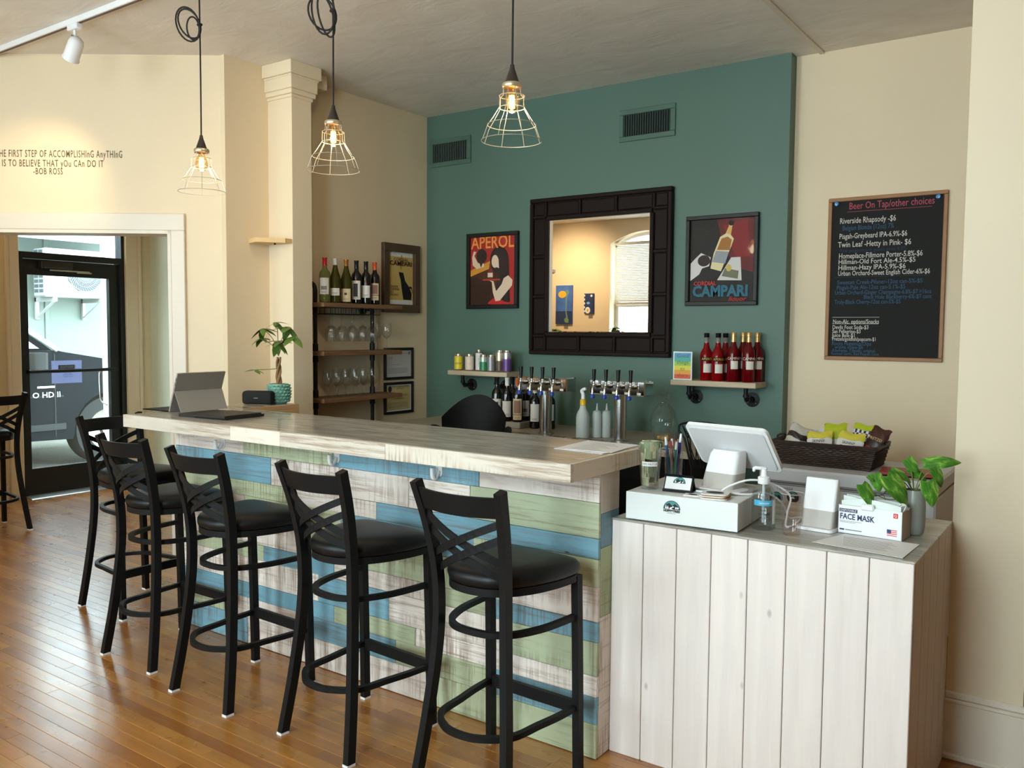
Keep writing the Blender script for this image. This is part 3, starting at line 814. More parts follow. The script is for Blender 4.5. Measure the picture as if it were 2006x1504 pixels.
# ================================================================== BAR STOOLS
def make_stool():
    t = thing('bar_stool', 'x', 'stool', (0, 0, 0), group='black cross-back bar stools')
    for s in (-1, 1):
        P = cr([(s * .186, -.203, .006), (s * .163, -.170, .23), (s * .143, -.148, .45), (s * .137, -.143, .60), (s * .141, -.151, .74), (s * .154, -.178, .88), (s * .170, -.218, 1.016)], 6)
        b = MB(); b.sweep(P, .026, .034, (1, 0, 0)); lg = b.build('leg', BLACKM, t, True, angle=30)
        b = MB(); b.box(s * .186 - .0135, s * .186 + .0135, -.222, -.186, 0, .009); b.build('foot_glide', WHITEP, lg)
        b = MB(); b.sweep([(s * .188, .197, .006), (s * .186, .190, .35), (s * .184, .180, .685)], .026, .030, (1, 0, 0)); lg = b.build('leg', BLACKM, t)
        b = MB(); b.box(s * .188 - .0135, s * .188 + .0135, .181, .213, 0, .009); b.build('foot_glide', WHITEP, lg)
    half = [(0, .212), (.10, .212), (.165, .205), (.198, .180), (.204, .13), (.196, .05), (.174, -.035), (.136, -.105), (.080, -.155), (0, -.172)]
    pts = [Vector((x, y, 0)) for x, y in half + [(-x, y) for x, y in reversed(half[1:-1])]]
    pts = cr(pts, 3, True)
    rings = []
    for sc, z in ((.93, .692), (.975, .697), (1.0, .712), (.995, .724), (.95, .736), (.84, .745), (.62, .7505), (.32, .752)):
        rings.append([Vector((p.x * sc, p.y * sc + .006 * (1 - sc), z)) for p in pts])
    b = MB(); b.loft(rings); b.build('seat', VINYL, t, True, angle=60)
    b = MB(); b.loft([[Vector((p.x * sc, p.y * sc, z)) for p in pts] for sc, z in ((.90, .668), (.965, .668), (.965, .692), (.90, .692))]); b.build('seat_frame', BLACKM, t, True, angle=30)
    for z, yb, nm in ((.545, -.150, 'brace_ring'), (.232, -.205, 'foot_ring')):
        hp = [(.183, .186), (.177, .09), (.164, .0), (.128 + (.016 if z < .3 else 0), yb * .60), (.072, yb * .92), (0, yb)]
        P = cr([(x, y, z) for x, y in hp] + [(-x, y, z) for x, y in reversed(hp[:-1])], 5)
        b = MB(); b.sweep(P, .019, .019, (0, 0, 1)); b.build(nm, BLACKM, t, True, angle=30)
    b = MB(); b.box(-.178, .178, .180, .197, .212, .254); b.build('crossbar', BLACKM, t)
    def back(u, z):                                         # point on the curved back, u -1..1
        y0 = -.218 + (1.016 - z) * .29
        return Vector((u * (.140 + (z - .775) * .12), y0 - .045 * (1 - u * u), z))
    b = MB(); n = 14
    ring0 = []
    for k in range(n + 1):
        u = -1 + 2 * k / n; p = back(u, .998); q = back(u, .932)
        ring0.append([p + Vector((0, -.006, 0)), p + Vector((0, .006, 0)), q + Vector((0, .006, 0)), q + Vector((0, -.006, 0))])
    b.loft(ring0); b.build('top_rail', BLACKM, t, True, angle=40)
    for s in (-1, 1):
        for dz in (0, -.050):
            P = [back(s * (-1 + 2 * k / 12), .916 + dz - (.916 - .775) * k / 12) + Vector((0, s * .004, 0)) for k in range(13)]
            b = MB(); b.sweep(P, .024, .007, (0, 0, 1)); b.build('cross_slat', BLACKM, t)
    return t
st0 = make_stool()
sk = tree(st0)
STOOLS = [((-.200, -.303, 0), -2.0, 'nearest black cross-back bar stool, by the white service counter'),
          ((-.835, -.318, 0), -4.0, 'second black cross-back bar stool from the white service counter'),
          ((-1.500, -.326, 0), -2.0, 'middle black bar stool, between two stools on each side'),
          ((-2.118, -.268, 0), 0.0, 'black bar stool at the far end of the row facing the boards'),
          ((-2.862, .015, 0), -90.0, 'black bar stool turned to the end of the bar beneath the tablet'),
          ((-5.275, .335, 0), 90.0, 'black bar stool standing alone in the entrance hall')]
for i, (l, rz, lab) in enumerate(STOOLS):
    if i == 0:
        st0.location = l; st0.rotation_euler = (0, 0, R(rz)); st0['label'] = lab
    else: dup(st0, sk, l, (0, 0, R(rz)), lab)

# ================================================================== PENDANTS, TRACK
WIRE = M('cage_wire', (206, 202, 188), rough=.35, metal=.8)
BULB = thin_glass('bulb_glass', (255, 238, 205), .05)
FIL = M('filament', (255, 190, 90), emis=60, ecol=(255, 176, 84))
CORD = M('black_cord', (22, 18, 17), rough=.7)
def make_pendant(x, y, zb, label, knots):
    t = thing('pendant_lamp', label, 'lamp', (x, y, zb), group='wire cage pendant lamps')
    b = MB(); b.lathe([(0, .125), (.007, .125), (.010, .108), (.013, .10), (.026, .062), (.030, .058), (0, .058)], 20); b.build('socket_cap', M('bronze_cap', (46, 36, 30), rough=.5), t, True)
    b = MB(); b.tube([(0, 0, .12), (0.002, 0, .4), (0, 0, CEIL - zb)], .0038, 8); cd = b.build('cord', CORD, t, True)
    if knots:
        b = MB()
        for k, (cx, cz, rx, rz, tl) in enumerate(knots):
            P = []
            for a in range(0, 360, 15):
                u, w = rx * math.cos(R(a)), rz * math.sin(R(a))
                P.append((cx + u * math.cos(tl) - w * math.sin(tl), .006 * (k - 1), cz + u * math.sin(tl) + w * math.cos(tl)))
            b.tube(P, .0042, 6, True)
        o = b.build('cord_loops', CORD, t, True); o.rotation_euler = (0, 0, R(35))
        MB().bbox(-.012, .012, -.01, .01, knots[0][1] - .006, knots[0][1] + .006, .003).build('cable_tie', CORD, t)
    b = MB(); b.lathe([(.034, .058), (.037, .054), (.037, .044), (.034, .04)], 24); b.build('collar', M('collar_metal', (200, 186, 158), rough=.35, metal=.8), t, True)
    b = MB(); prof = [(.033, .045), (.035, .020), (.047, .012), (.048, -.030), (.073, -.070), (.094, -.100), (.112, -.150)]
    for k in range(8):
        a = R(45 * k + 10)
        b.tube([(r * math.cos(a), r * math.sin(a), z) for r, z in prof], .0013, 6)
    for r, z in ((.047, .012), (.048, -.030), (.090, -.092), (.112, -.150)):
        b.tube([(r * math.cos(R(a)), r * math.sin(R(a)), z) for a in range(0, 360, 9)], .0014, 6, True)
    b.build('wire_shade', WIRE, t, True)
    b = MB(); b.lathe([(.013, .045), (.014, .03), (.024, .012), (.030, -.012), (.026, -.034), (.013, -.048), (0, -.051)], 20); b.build('bulb', BULB, t, True)
    b = MB()
    for k in range(6):
        a = R(60 * k); a2 = R(60 * k + 60)
        b.tube([(.008 * math.cos(a), .008 * math.sin(a), .014), (.010 * math.cos(a), .010 * math.sin(a), -.030), (.010 * math.cos(a2), .010 * math.sin(a2), -.030)], .0022, 6)
    b.build('filament', FIL, t)
    b = MB(); b.lathe([(0, 0), (.055, 0), (.05, -.02), (0, -.022)], 20); b.build('ceiling_rose', CORD, t, True, (0, 0, CEIL - zb))
    d = bpy.data.lights.new('pendant_glow', 'POINT'); d.energy = 5.5; d.color = (1.0, .76, .48); d.shadow_soft_size = .03
    o = bpy.data.objects.new('pendant_glow', d); C.objects.link(o); o.parent = t; o.location = (0, 0, -.065)
    return t
PYY = .07
make_pendant(-2.300, PYY, 2.312, 'wire cage pendant lamp nearest the street door, small cord coil', [(-.055, .655, .055, .085, .35), (-.05, .66, .048, .075, .5), (-.035, .64, .03, .055, .1)])
make_pendant(-1.370, PYY, 2.325, 'middle wire cage pendant lamp with a knotted loop of cord', [(-.04, .52, .048, .10, .1), (-.045, .51, .055, .075, .5), (-.03, .50, .03, .09, .25)])
make_pendant(-.430, PYY, 2.338, 'wire cage pendant lamp in front of the teal wall', None)

def spot_head(parent, x, y, target, energy, cone=70, blend=.9):
    """one track head hung at x, y; its own light inside"""
    p = Vector((x, y, CEIL - .145)); d = (Vector(target) - p).normalized()
    q = (-d).to_track_quat('Z', 'Y')
    b = MB(); b.bbox(-.05, .05, -.018, .018, -.062, -.03, .004); b.cyl((0, 0, -.062), (0, 0, -.135), .008, n=10)
    hd = b.build('track_adapter', WHITEP, parent, True, (x, y, CEIL))
    b = MB(); b.lathe([(0, .050), (.020, .048), (.034, .036), (.040, .015), (.041, -.065), (.046, -.080), (.041, -.080), (.036, -.06), (0, -.055)], 24)
    o = b.build('spot_head', WHITEP, parent, True, p); o.rotation_mode = 'QUATERNION'; o.rotation_quaternion = q
    b = MB(); b.lathe([(0, -.0565), (.034, -.0605)], 20); b.build('lamp_face', M('spot_lens', (255, 226, 178), emis=14, ecol=(255, 206, 140)), o)
    b = MB()
    for k in range(5): b.box(-.020 + k * .008, -.016 + k * .008, .018, .036, .030, .042)
    b.build('cooling_slots', GREYINK, o)
    l = bpy.data.lights.new('track_spot', 'SPOT'); l.energy = energy; l.color = (1.0, .76, .46); l.spot_size = R(cone); l.spot_blend = blend; l.shadow_soft_size = .05
    lo = bpy.data.objects.new('track_spot', l); C.objects.link(lo); lo.parent = parent
    lo.location = p + d * .09; lo.rotation_mode = 'QUATERNION'; lo.rotation_quaternion = q
tr = thing('track_light', 'white ceiling track with spotlight above the wall quote', 'track light', (0, 0, 0))
b = MB(); b.bbox(-4.9, -1.2, -.050, -.014, CEIL - .032, CEIL, .003); b.build('track', WHITEP, tr)
MB().box(-4.88, -1.22, -.040, -.024, CEIL - .0335, CEIL - .032).build('track_slot', M('slot_dark', (96, 74, 60), rough=.6), tr)
spot_head(tr, -3.262, -.032, (-4.10, .02, 2.15), 60, 75)
spot_head(tr, -1.45, -.032, (-3.1, 1.75, 1.5), 48, 95)  # unseen extra head, added as fill light for the shelf recess
tr2 = thing('track_light', 'unseen ceiling track over the front room, assumed from warm glows', 'track light', (0, 0, 0))  # out of view; assumed from warm glow on the rear wall and pillar
b = MB(); b.bbox(-5.9, 2.2, -2.45, -2.414, CEIL - .032, CEIL, .003); b.build('track', WHITEP, tr2)
spot_head(tr2, -5.4, -2.432, (-5.5, -3.6, 2.0), 230, 110)
spot_head(tr2, .9, -2.432, (1.15, .75, 2.75), 30, 45)
spot_head(tr2, -2.4, -2.432, (-1.6, 2.6, 1.6), 40, 60)
# ================================================================== THINGS ON THE WALLS
# quote on the angled wall
q = thing('wall_quote', 'dark hand-lettered quote painted on the angled cream wall', 'lettering', AO, rot=(0, 0, math.atan2(AD.y, AD.x)))
QI = M('quote_ink', (92, 80, 58), rough=.7)
text('THE FIRST STEP OF ACCOMPLISHInG AnyTHInG', .062, QI, q, (-.655, -.001, 2.552), FRONT, 'RIGHT', width=.775, bold=.0003, space=1.15)
text('IS TO BELIEVE THAT yOu CAn DO IT', .060, QI, q, (-.772, -.001, 2.494), FRONT, 'RIGHT', width=.622, bold=.0003, space=1.15)
text('-BOB ROSS', .056, QI, q, (-1.023, -.001, 2.446), FRONT, 'RIGHT', width=.18, bold=.0003, space=1.15)

def frame_parts(t, w, h, fw, d, mt, back=.004, name='frame', lip=0.0):
    """picture frame in local x (width) / z (height) facing -y; wall plane at y=0"""
    for (x0, x1, z0, z1) in ((0, w, h - fw, h), (0, w, 0, fw), (0, fw, fw, h - fw), (w - fw, w, fw, h - fw)):
        MB().bbox(x0, x1, -d, 0, z0, z1, .003).build(name, mt, t)
    return t
def face(t, y):
    """matrix that puts a local XY drawing on the plane y (facing -y)"""
    return Matrix.Translation((0, y, 0)) @ Matrix.Rotation(R(90), 4, 'X')
def draw(t, y, items):
    for k, (poly, m_) in enumerate(items):
        flat(poly, m_, t, 'print', .0004 * (k + 1), face(t, y))
def col(name, c, rough=.6): return M(name, c, rough)
PG = thin_glass('picture_glass', (255, 255, 255), .004, .05, .08)
FBLK = M('frame_black', (14, 12, 12), rough=.5)
# orange-lettered red poster
ap = thing('framed_poster', 'red framed poster lettered aperol with two dark-haired figures, left of the mirror', 'poster', (-2.680, TY, 1.655), group='framed drink posters')
W_, H_ = .478, .567; frame_parts(ap, W_, H_, .030, .030, FBLK)
draw(ap, -.008, [(rect(.025, W_ - .025, .025, H_ - .025), col('poster_red', (166, 34, 30))),
    ([(.03, .03), (.22, .03), (.30, .16), (.30, .30), (.20, .34), (.03, .28)], col('poster_brown', (74, 36, 14))),
    ([(.03, .03), (.20, .03), (.24, .20), (.03, .24)], col('poster_deepbrown', (52, 26, 12))),
    ([(.03, .245), (.29, .325), (.29, .355), (.22, .36), (.03, .29)], col('poster_gold', (206, 140, 44))),
    ([(.05, .33), (.09, .30), (.16, .315), (.155, .34), (.10, .345), (.065, .40), (.085, .43), (.06, .435), (.045, .39)], col('poster_skin', (222, 196, 170))),
    (ell(.135, .395, .05, .055), col('poster_hair', (40, 24, 24))), ([(.10, .38), (.13, .31), (.15, .35), (.18, .39), (.15, .44)], col('poster_hair', (40, 24, 24))),
    (ell(.30, .36, .085, .105), col('poster_hair', (40, 24, 24))), ([(.30, .44), (.385, .38), (.395, .20), (.40, .05), (.33, .04), (.27, .16), (.30, .25)], col('poster_hair', (40, 24, 24))),
    (ell(.262, .352, .032, .048), col('poster_skin', (222, 196, 170))), ([(.25, .32), (.30, .30), (.295, .37), (.26, .38)], col('poster_skin', (222, 196, 170))),
    ([(.20, .045), (.27, .09), (.36, .05), (.39, .045), (.39, .035), (.20, .035)], col('poster_red2', (190, 36, 32))),
    ([(.235, .20), (.245, .12), (.27, .055), (.31, .06), (.42, .17), (.425, .21), (.385, .245), (.345, .225), (.325, .18), (.275, .13), (.25, .205), (.20, .215)], col('poster_skin', (222, 196, 170))),
    (rect(.15, .31, .210, .222), col('poster_tray', (170, 60, 24))),
    ([(.195, .225), (.245, .225), (.245, .285), (.23, .305), (.226, .34), (.214, .34), (.21, .305), (.195, .285)], col('poster_bottle', (120, 36, 22))),
    (rect(.197, .243, .235, .268), col('poster_label', (214, 200, 180)))])
text('APEROL', .13, col('poster_orange', (232, 140, 62)), ap, (W_ / 2, -.015, .492), FRONT, 'CENTER', width=.40, bold=.002)
MB().box(.028, W_ - .028, -.0175, -.0165, .028, H_ - .028).build('glazing', PG, ap)
# bottle poster
ca = thing('framed_poster', 'dark framed poster lettered cordial campari with a tilted bottle, right of the mirror', 'poster', (-.883, TY, 1.660), group='framed drink posters')
W_, H_ = .475, .569; frame_parts(ca, W_, H_, .026, .030, FBLK)
NB = col('poster_black', (16, 12, 12))
draw(ca, -.008, [(rect(.022, W_ - .022, .022, H_ - .022), NB),
    ([(.20, H_ - .028), (W_ - .028, H_ - .028), (W_ - .028, .20), (.33, .24), (.25, .36)], col('poster_crimson', (96, 12, 15))),
    ([(.24, .50), (.40, .53), (.42, .30), (.33, .30)], col('poster_crimson2', (128, 15, 19))),
    ([(.21, .16), (.37, .155), (.36, .30), (.30, .30)], col('poster_sheet', (214, 206, 204))),
    ([(.24, .185), (.345, .165), (.35, .215), (.26, .235)], col('poster_olive', (112, 114, 90))), (ell(.285, .235, .018, .022), col('poster_gold2', (206, 178, 92))),
    ([(.03, .16), (.09, .20), (.11, .24), (.06, .30), (.03, .27)], col('poster_sheet', (214, 206, 204))),
    ([(.06, .30), (.10, .335), (.165, .305), (.155, .25), (.10, .235)], col('poster_sheet', (214, 206, 204))), (ell(.12, .285, .042, .036), col('poster_hair', (40, 24, 24))),
    ([(.165, .235), (.235, .215), (.30, .37), (.315, .415), (.29, .445), (.305, .50), (.285, .505), (.262, .45), (.225, .43), (.185, .33)], col('poster_glassy', (226, 208, 160))),
    ([(.205, .35), (.29, .345), (.302, .41), (.275, .43), (.235, .42)], col('poster_amber', (160, 104, 40))), ([(.175, .275), (.262, .262), (.285, .335), (.20, .345)], col('poster_label2', (150, 154, 160))),
    ([(.268, .45), (.296, .44), (.303, .49), (.283, .50)], col('poster_amber2', (214, 172, 90))), (ell(.297, .513, .016, .017), NB)])
text('CORDIAL', .036, col('poster_redink', (196, 44, 40)), ca, (.055, -.016, .140), FRONT, width=.15, bold=.0008)
text('CAMPARI', .095, col('poster_blueink', (30, 98, 120)), ca, (.048, -.016, .088), FRONT, width=.365, bold=.004)
text('liquor', .042, col('poster_redink', (196, 44, 40)), ca, (.285, -.016, .040), FRONT, width=.12, shear=.4)
MB().box(.026, W_ - .026, -.0175, -.0165, .026, H_ - .026).build('glazing', PG, ca)
# cat poster on the left wall (rotated so that its local -y looks to +x)
cp = thing('framed_poster', 'brown framed cream poster of a black cat beside the wine shelf', 'poster', (LX, 2.160, 1.622), 90, group='framed drink posters')
W_, H_ = .405, .520
frame_parts(cp, W_, H_, .062, .034, M('walnut_frame', (82, 62, 44), rough=.5, var=.15, vscale=6))
draw(cp, -.008, [(rect(.055, W_ - .055, .055, H_ - .055), PAPER), (rect(.064, W_ - .064, .095, H_ - .095), col('poster_straw', (206, 178, 106))),
    ([(.235, .10), (.325, .10), (.33, .15), (.30, .20), (.255, .245), (.235, .305), (.185, .31), (.19, .285), (.205, .25), (.215, .19)], NB),
    ([(.30, .19), (.325, .185), (.338, .15), (.342, .15), (.33, .20), (.305, .205)], NB),
    ([(.165, .36), (.22, .352), (.265, .36), (.22, .368)], col('poster_straw2', (150, 116, 60))), ([(.20, .33), (.21, .32), (.235, .40), (.215, .445), (.195, .40)], col('poster_straw3', (182, 146, 78)))])
CI = col('poster_maroon', (66, 20, 22))
text('CORDIAL', .035, CI, cp, (W_ / 2, -.015, .402), FRONT, 'CENTER', width=.165)
text('CAMPARI', .048, CI, cp, (W_ / 2, -.015, .372), FRONT, 'CENTER', width=.245, bold=.001)
text('DAVIDE\nCAMPARI\n& C.\nMILANO', .024, CI, cp, (.085, -.015, .165), FRONT, linesp=.85)
# two framed certificates
for lab, z0, pc in (('upper black framed letter beside the glass shelves', 1.111, (196, 196, 198)), ('lower black framed cream certificate beside the glass shelves', .848, (196, 180, 130))):
    t = thing('framed_certificate', lab, 'certificate', (LX, 2.183, z0), 90, group='framed certificates')
    W_, H_ = .324, .243; frame_parts(t, W_, H_, .020, .018, FBLK)
    MB().box(.016, W_ - .016, -.006, -.003, .016, H_ - .016).build('sheet', PAPER, t)
    if z0 < 1:
        draw(t, -.006, [(rect(.030, W_ - .034, .030, H_ - .028), col('cert_brown', (120, 100, 60))), (rect(.032, W_ - .036, .032, H_ - .030), col('cert_cream', pc)), (ell(.065, .190, .020, .024), INK)])
        text('STATE OF NORTH CAROLINA\nCERTIFICATE', .014, INK, t, (.175, -.0085, .200), FRONT, 'CENTER')
        text('RETAIL BUSINESS AND TRADE PERMIT', .012, INK, t, (.16, -.0085, .140), FRONT, 'CENTER'); text('IS AUTHORIZED TO SELL', .012, INK, t, (.16, -.0085, .115), FRONT, 'CENTER')
    else:
        draw(t, -.006, [(rect(.022, W_ - .022, .022, H_ - .022), col('letter_grey', pc)), (rect(.272, .292, .19, .212), GREYINK)])
        text('CERTIFICATE OF REGISTRATION', .015, GREYINK, t, (W_ / 2, -.0085, .198), FRONT, 'CENTER')
        text('Account ID\nDate issued', .010, GREYINK, t, (.045, -.0085, .165), FRONT); text('This certificate must be displayed', .010, GREYINK, t, (.045, -.0085, .115), FRONT)
    for k in range(4): MB().box(.045, W_ - .06, -.0072, -.0068, .05 + k * .011, .053 + k * .011).build('text_line', GREYINK, t)
# mirror
mi = thing('wall_mirror', 'square mirror in a wide espresso frame of small panels', 'mirror', (-2.090, TY, 1.322))
S = 1.112
MB().box(.004, S - .004, -.020, 0, .004, S - .004).build('backing', DARKFRAME, mi)
for x0, x1, z0, z1 in ((0, S, 0, .030), (0, S, S - .030, S), (0, .030, .030, S - .030), (S - .030, S, .030, S - .030)):
    MB().bbox(x0, x1, -.042, 0, z0, z1, .006).build('outer_rail', DARKFRAME, mi)
I0, I1 = .178, S - .176
for x0, x1, z0, z1 in ((I0 - .034, I1 + .034, I0 - .034 - .012, I0 - .018), (I0 - .034, I1 + .034, I1 + .018, I1 + .046), (I0 - .046, I0 - .018, I0 - .018, I1 + .018), (I1 + .018, I1 + .046, I0 - .018, I1 + .018)):
    MB().bbox(x0, x1, -.040, 0, z0, z1, .005).build('inner_rail', DARKFRAME, mi)
a0, a1 = I0 - .046, I1 + .046
mm = [a0 + (a1 - a0) * k / 3 for k in range(4)]
mm[0] = a0 + .002; mm[3] = a1 - .002
for k in range(4):
    for z0, z1 in ((.030, a0 + .002), (a1 - .002, S - .030)):
        MB().bbox(mm[k] - .009, mm[k] + .009, -.036, 0, z0, z1, .004).build('bar', DARKFRAME, mi)
        MB().bbox(z0, z1, -.036, 0, mm[k] - .009, mm[k] + .009, .004).build('bar', DARKFRAME, mi)
cells = [(mm[k] + .012, mm[k + 1] - .012) for k in range(3)]
for c0, c1 in cells:
    for z0, z1 in ((.036, a0 - .004), (a1 + .004, S - .036)):
        MB().bbox(c0, c1, -.027, -.01, z0, z1, .005).build('panel', DARKFRAME, mi); MB().bbox(z0, z1, -.027, -.01, c0, c1, .005).build('panel', DARKFRAME, mi)
for u0, u1 in ((.036, a0 - .010), (a1 + .010, S - .036)):
    for z0, z1 in ((.036, a0 - .010), (a1 + .010, S - .036)): MB().bbox(u0, u1, -.027, -.01, z0, z1, .005).build('panel', DARKFRAME, mi)
MIR = M('mirror_silver', (236, 236, 234), rough=.0, metal=1.0)
b = MB(); e = .007
b.add([(I0 - .018, -.0272, I0 - .018), (I1 + .018, -.0272, I0 - .018), (I1 + .018, -.0272, I1 + .018), (I0 - .018, -.0272, I1 + .018),
       (I0 - .018 + e, -.028, I0 - .018 + e), (I1 + .018 - e, -.028, I0 - .018 + e), (I1 + .018 - e, -.028, I1 + .018 - e), (I0 - .018 + e, -.028, I1 + .018 - e)],
      [(4, 5, 6, 7), (0, 1, 5, 4), (1, 2, 6, 5), (2, 3, 7, 6), (3, 0, 4, 7)])
b.build('mirror_glass', MIR, mi)
# air vents painted teal
for vx, lab in ((-3.065, 'teal painted air vent by the left corner of the teal wall'), (-1.388, 'teal painted air vent above the mirror')):
    t = thing('air_vent', lab, 'vent', (vx, TY, 2.760), group='teal wall vents')
    W_, H_ = .408, .210
    TV = M('vent_teal', (74, 101, 90), rough=.45); DK = M('vent_dark', (16, 22, 20), rough=.8)
    for x0, x1, z0, z1 in ((0, W_, 0, .034), (0, W_, H_ - .034, H_), (0, .030, .034, H_ - .034), (W_ - .036, W_, .034, H_ - .034)): MB().bbox(x0, x1, -.012, 0, z0, z1, .003).build('flange', TV, t)
    MB().box(.02, W_ - .02, -.002, -.001, .02, H_ - .02).build('backing', DK, t)
    for k in range(20):
        x = .036 + (W_ - .078) * k / 19
        MB().box(-.0012, .0012, -.005, .005, -.071, .071).build('fin', TV, t, loc=(x, -.006, H_ / 2), rot=(0, 0, R(25)))
    MB().sphere((W_ - .018, -.012, H_ / 2), .004, 8, 5).build('screw', TV, t)
# chalkboard
cbd = thing('chalkboard', 'black chalkboard menu of beers in a thin wooden frame', 'chalkboard', (-.024, TYB, 1.3325))
W_, H_ = .644, .955
frame_parts(cbd, W_, H_, .022, .020, M('oak_frame', (150, 104, 62), rough=.5, var=.12, vscale=8))
MB().box(.015, W_ - .015, -.010, 0, .015, H_ - .015).build('board', M('chalk_black', (20, 19, 18), rough=.8, var=.12, vscale=4), cbd)
CHW = M('chalk_white', (206, 202, 196), rough=.9); CHB = M('chalk_blue', (58, 88, 118), rough=.9); CHP = M('chalk_pink', (178, 84, 100), rough=.9); CHF = M('chalk_faint_blue', (44, 58, 76), rough=.9)
LINES = [(.155, .915, .050, .062, CHP, 'Beer On Tap/other choices'), (.072, .585, .138, .052, CHW, 'Riverside Rhapsody -$6'), (.10, .57, .182, .044, CHB, 'Belgian Blonde (12oz) 7%'),
    (.072, .69, .232, .048, CHW, 'Pisgah-Greybeard IPA-6.9%-$6'), (.062, .73, .283, .050, CHW, 'Twin Leaf -Hetty in Pink- $6'), (.08, .69, .320, .034, CHF, 'Pink peppercorn guava gose 4.8%'),
    (.072, .83, .353, .048, CHW, 'Homeplace-Fillmore Porter-5.8%-$6'), (.07, .77, .389, .044, CHW, 'Hillman-Old Fort Ale-4.5%-$5'), (.07, .685, .425, .044, CHW, 'Hillman-Hazy IPA-5.9%-$6'),
    (.07, .90, .460, .044, CHW, 'Urban Orchard-Sweet English Cider-6%-$6'), (.065, .84, .515, .038, CHB, 'Sweeten Creek-Pilsner-12oz can-5%-$5'), (.062, .69, .547, .038, CHB, 'Pisgah-Pale Ale-12oz can-5.1%-$5'),
    (.045, .92, .578, .038, CHB, 'Urban Orchard-Ginger Champagne-6.8%-$7 >16oz'), (.32, .92, .607, .036, CHB, 'Black Hole Blackberry-6%-$7 cans'), (.045, .655, .636, .038, CHB, 'Truly-Black Cherry-12oz can-5%-$5'),
    (.035, .465, .757, .038, CHW, 'Non-Alc. options/Snacks'), (.032, .37, .792, .036, CHW, 'Devils Foot Soda-$3'), (.032, .30, .818, .034, CHW, 'San Pellegrino-$3'), (.032, .25, .842, .034, CHW, 'Juice Box-$1'),
    (.032, .44, .865, .034, CHW, 'Pretzels/goldfish/popcorn-$1'), (.03, .40, .893, .036, CHB, 'Roots Hummus/Dips'), (.06, .33, .915, .030, CHB, 'w/pita chips-$6'), (.028, .445, .936, .028, CHB, '-Edamame, Tzatziki, original,'), (.028, .475, .956, .026, CHB, 'Roasted Garlic, Red Pepper, Lime')]
iw = W_ - .044
for u0, u1, v, s, m_, body in LINES:
    text(body, s * .92, m_, cbd, (.022 + u0 * iw, -.0105, H_ * (1 - v) - .005), FRONT, width=(u1 - u0) * iw, bold=.0002)
for u0, u1, v, m_ in ((.14, .90, .088, CHP), (.035, .90, .487, CHF), (.03, .47, .735, CHW), (.03, .465, .775, CHW)):
    MB().box(.022 + u0 * iw, .022 + u1 * iw, -.0112, -.0105, H_ * (1 - v) - .001, H_ * (1 - v) + .001).build('chalk_line', m_, cbd)
for x in (.048, W_ - .050):
    b = MB(); b.lathe([(0, .010), (.010, .009), (.014, .004), (.014, 0), (0, 0)], 18); b.build('magnet', M('blue_glass_magnet', (58, 130, 190), rough=.12), cbd, True, (x, -.020 if x < .1 else -.020, H_ - .034), (R(90), 0, 0))

# pipe-bracket wall shelves
def wall_shelf(x0, x1, z, fl, label):
    t = thing('wall_shelf', label, 'shelf', (x0, TY, z), group='pipe bracket wall shelves')
    w = x1 - x0
    MB().bbox(0, w, -.205, -.002, -.034, 0, .003).build('board', OLDWOOD, t)
    for fx in fl:
        x = fx - x0
        b = MB()
        b.lathe([(0, 0), (.046, 0), (.046, .006), (.020, .010), (.016, .03)], 24)
        o = b.build('flange', IRON, t, True, (x, 0, -.115), (R(90), 0, 0))
        for k in range(4):
            MB().sphere((.032 * math.cos(R(45 + 90 * k)), .032 * math.sin(R(45 + 90 * k)), .007), .004, 8, 5).build('screw', STEEL, o, True)
        b = MB(); b.tube(cr([(x, -.01, -.115), (x, -.075, -.115), (x, -.105, -.108), (x, -.118, -.08), (x, -.118, -.034)], 5), .0135, 12)
        for p0, p1, r in (((x, -.025, -.115), (x, -.045, -.115), .018), ((x, -.082, -.115), (x, -.098, -.113), .018), ((x, -.118, -.078), (x, -.118, -.095), .018)): b.cyl(p0, p1, r, n=12)
        b.build('pipe_bracket', IRON, t, True)
    return t
SHZ = 1.190
wall_shelf(-2.715, -2.165, SHZ, (-2.635, -2.32), 'left pipe bracket shelf, carrying drink cans')
wall_shelf(-.890, -.338, SHZ, (-.80, -.428), 'right pipe bracket shelf, carrying red bottles and a small sign')
# cans
ALC = M('can_aluminium', (206, 204, 200), rough=.25, metal=.9)
def can(x, y, h, label, bands, word=None, wcol=None, r=.0325, vertical=False, slim=False):
    if slim: r = .0285
    t = thing('drink_can', label, 'can', (x, y, SHZ), group='cans on the left wall shelf')
    zs = [.006] + [h * b_[0] for b_ in bands]
    prof_t = [(r, h - .016), (r * .86, h - .005), (r * .84, h)]
    b = MB(); b.lathe([(0, .004), (r * .75, 0), (r * .8, .001), (r, .008)], 28); b.build('base', ALC, t, True)
    z0 = .008
    for zt, m_ in bands:
        z1 = min(h * zt, h - .016)
        MB().lathe([(r, z0), (r, z1)], 28).build('sleeve', m_, t, True); z0 = z1
    b = MB(); b.lathe([(r, h - .016), (r * .86, h - .005), (r * .84, h), (r * .80, h - .003), (0, h - .004)], 28); b.build('lid', ALC, t, True)
    if word:
        a = R(-56)                                            # turned towards the room
        if vertical: text(word, .030, wcol, t, (r * math.cos(a), r * math.sin(a), h * .48), (0, R(-90), 0), 'CENTER')
        else: text(word, .020, wcol, t, (r * math.cos(a), r * math.sin(a), h * .42), (R(90), 0, a + R(90)), 'CENTER', bend=r)
    return t
YL = M('can_yellow', (226, 204, 50), rough=.3); PK = M('can_pink', (214, 186, 180), rough=.3); CRM = M('can_cream', (222, 204, 188), rough=.35); WHT = M('can_white', (220, 214, 214), rough=.3)
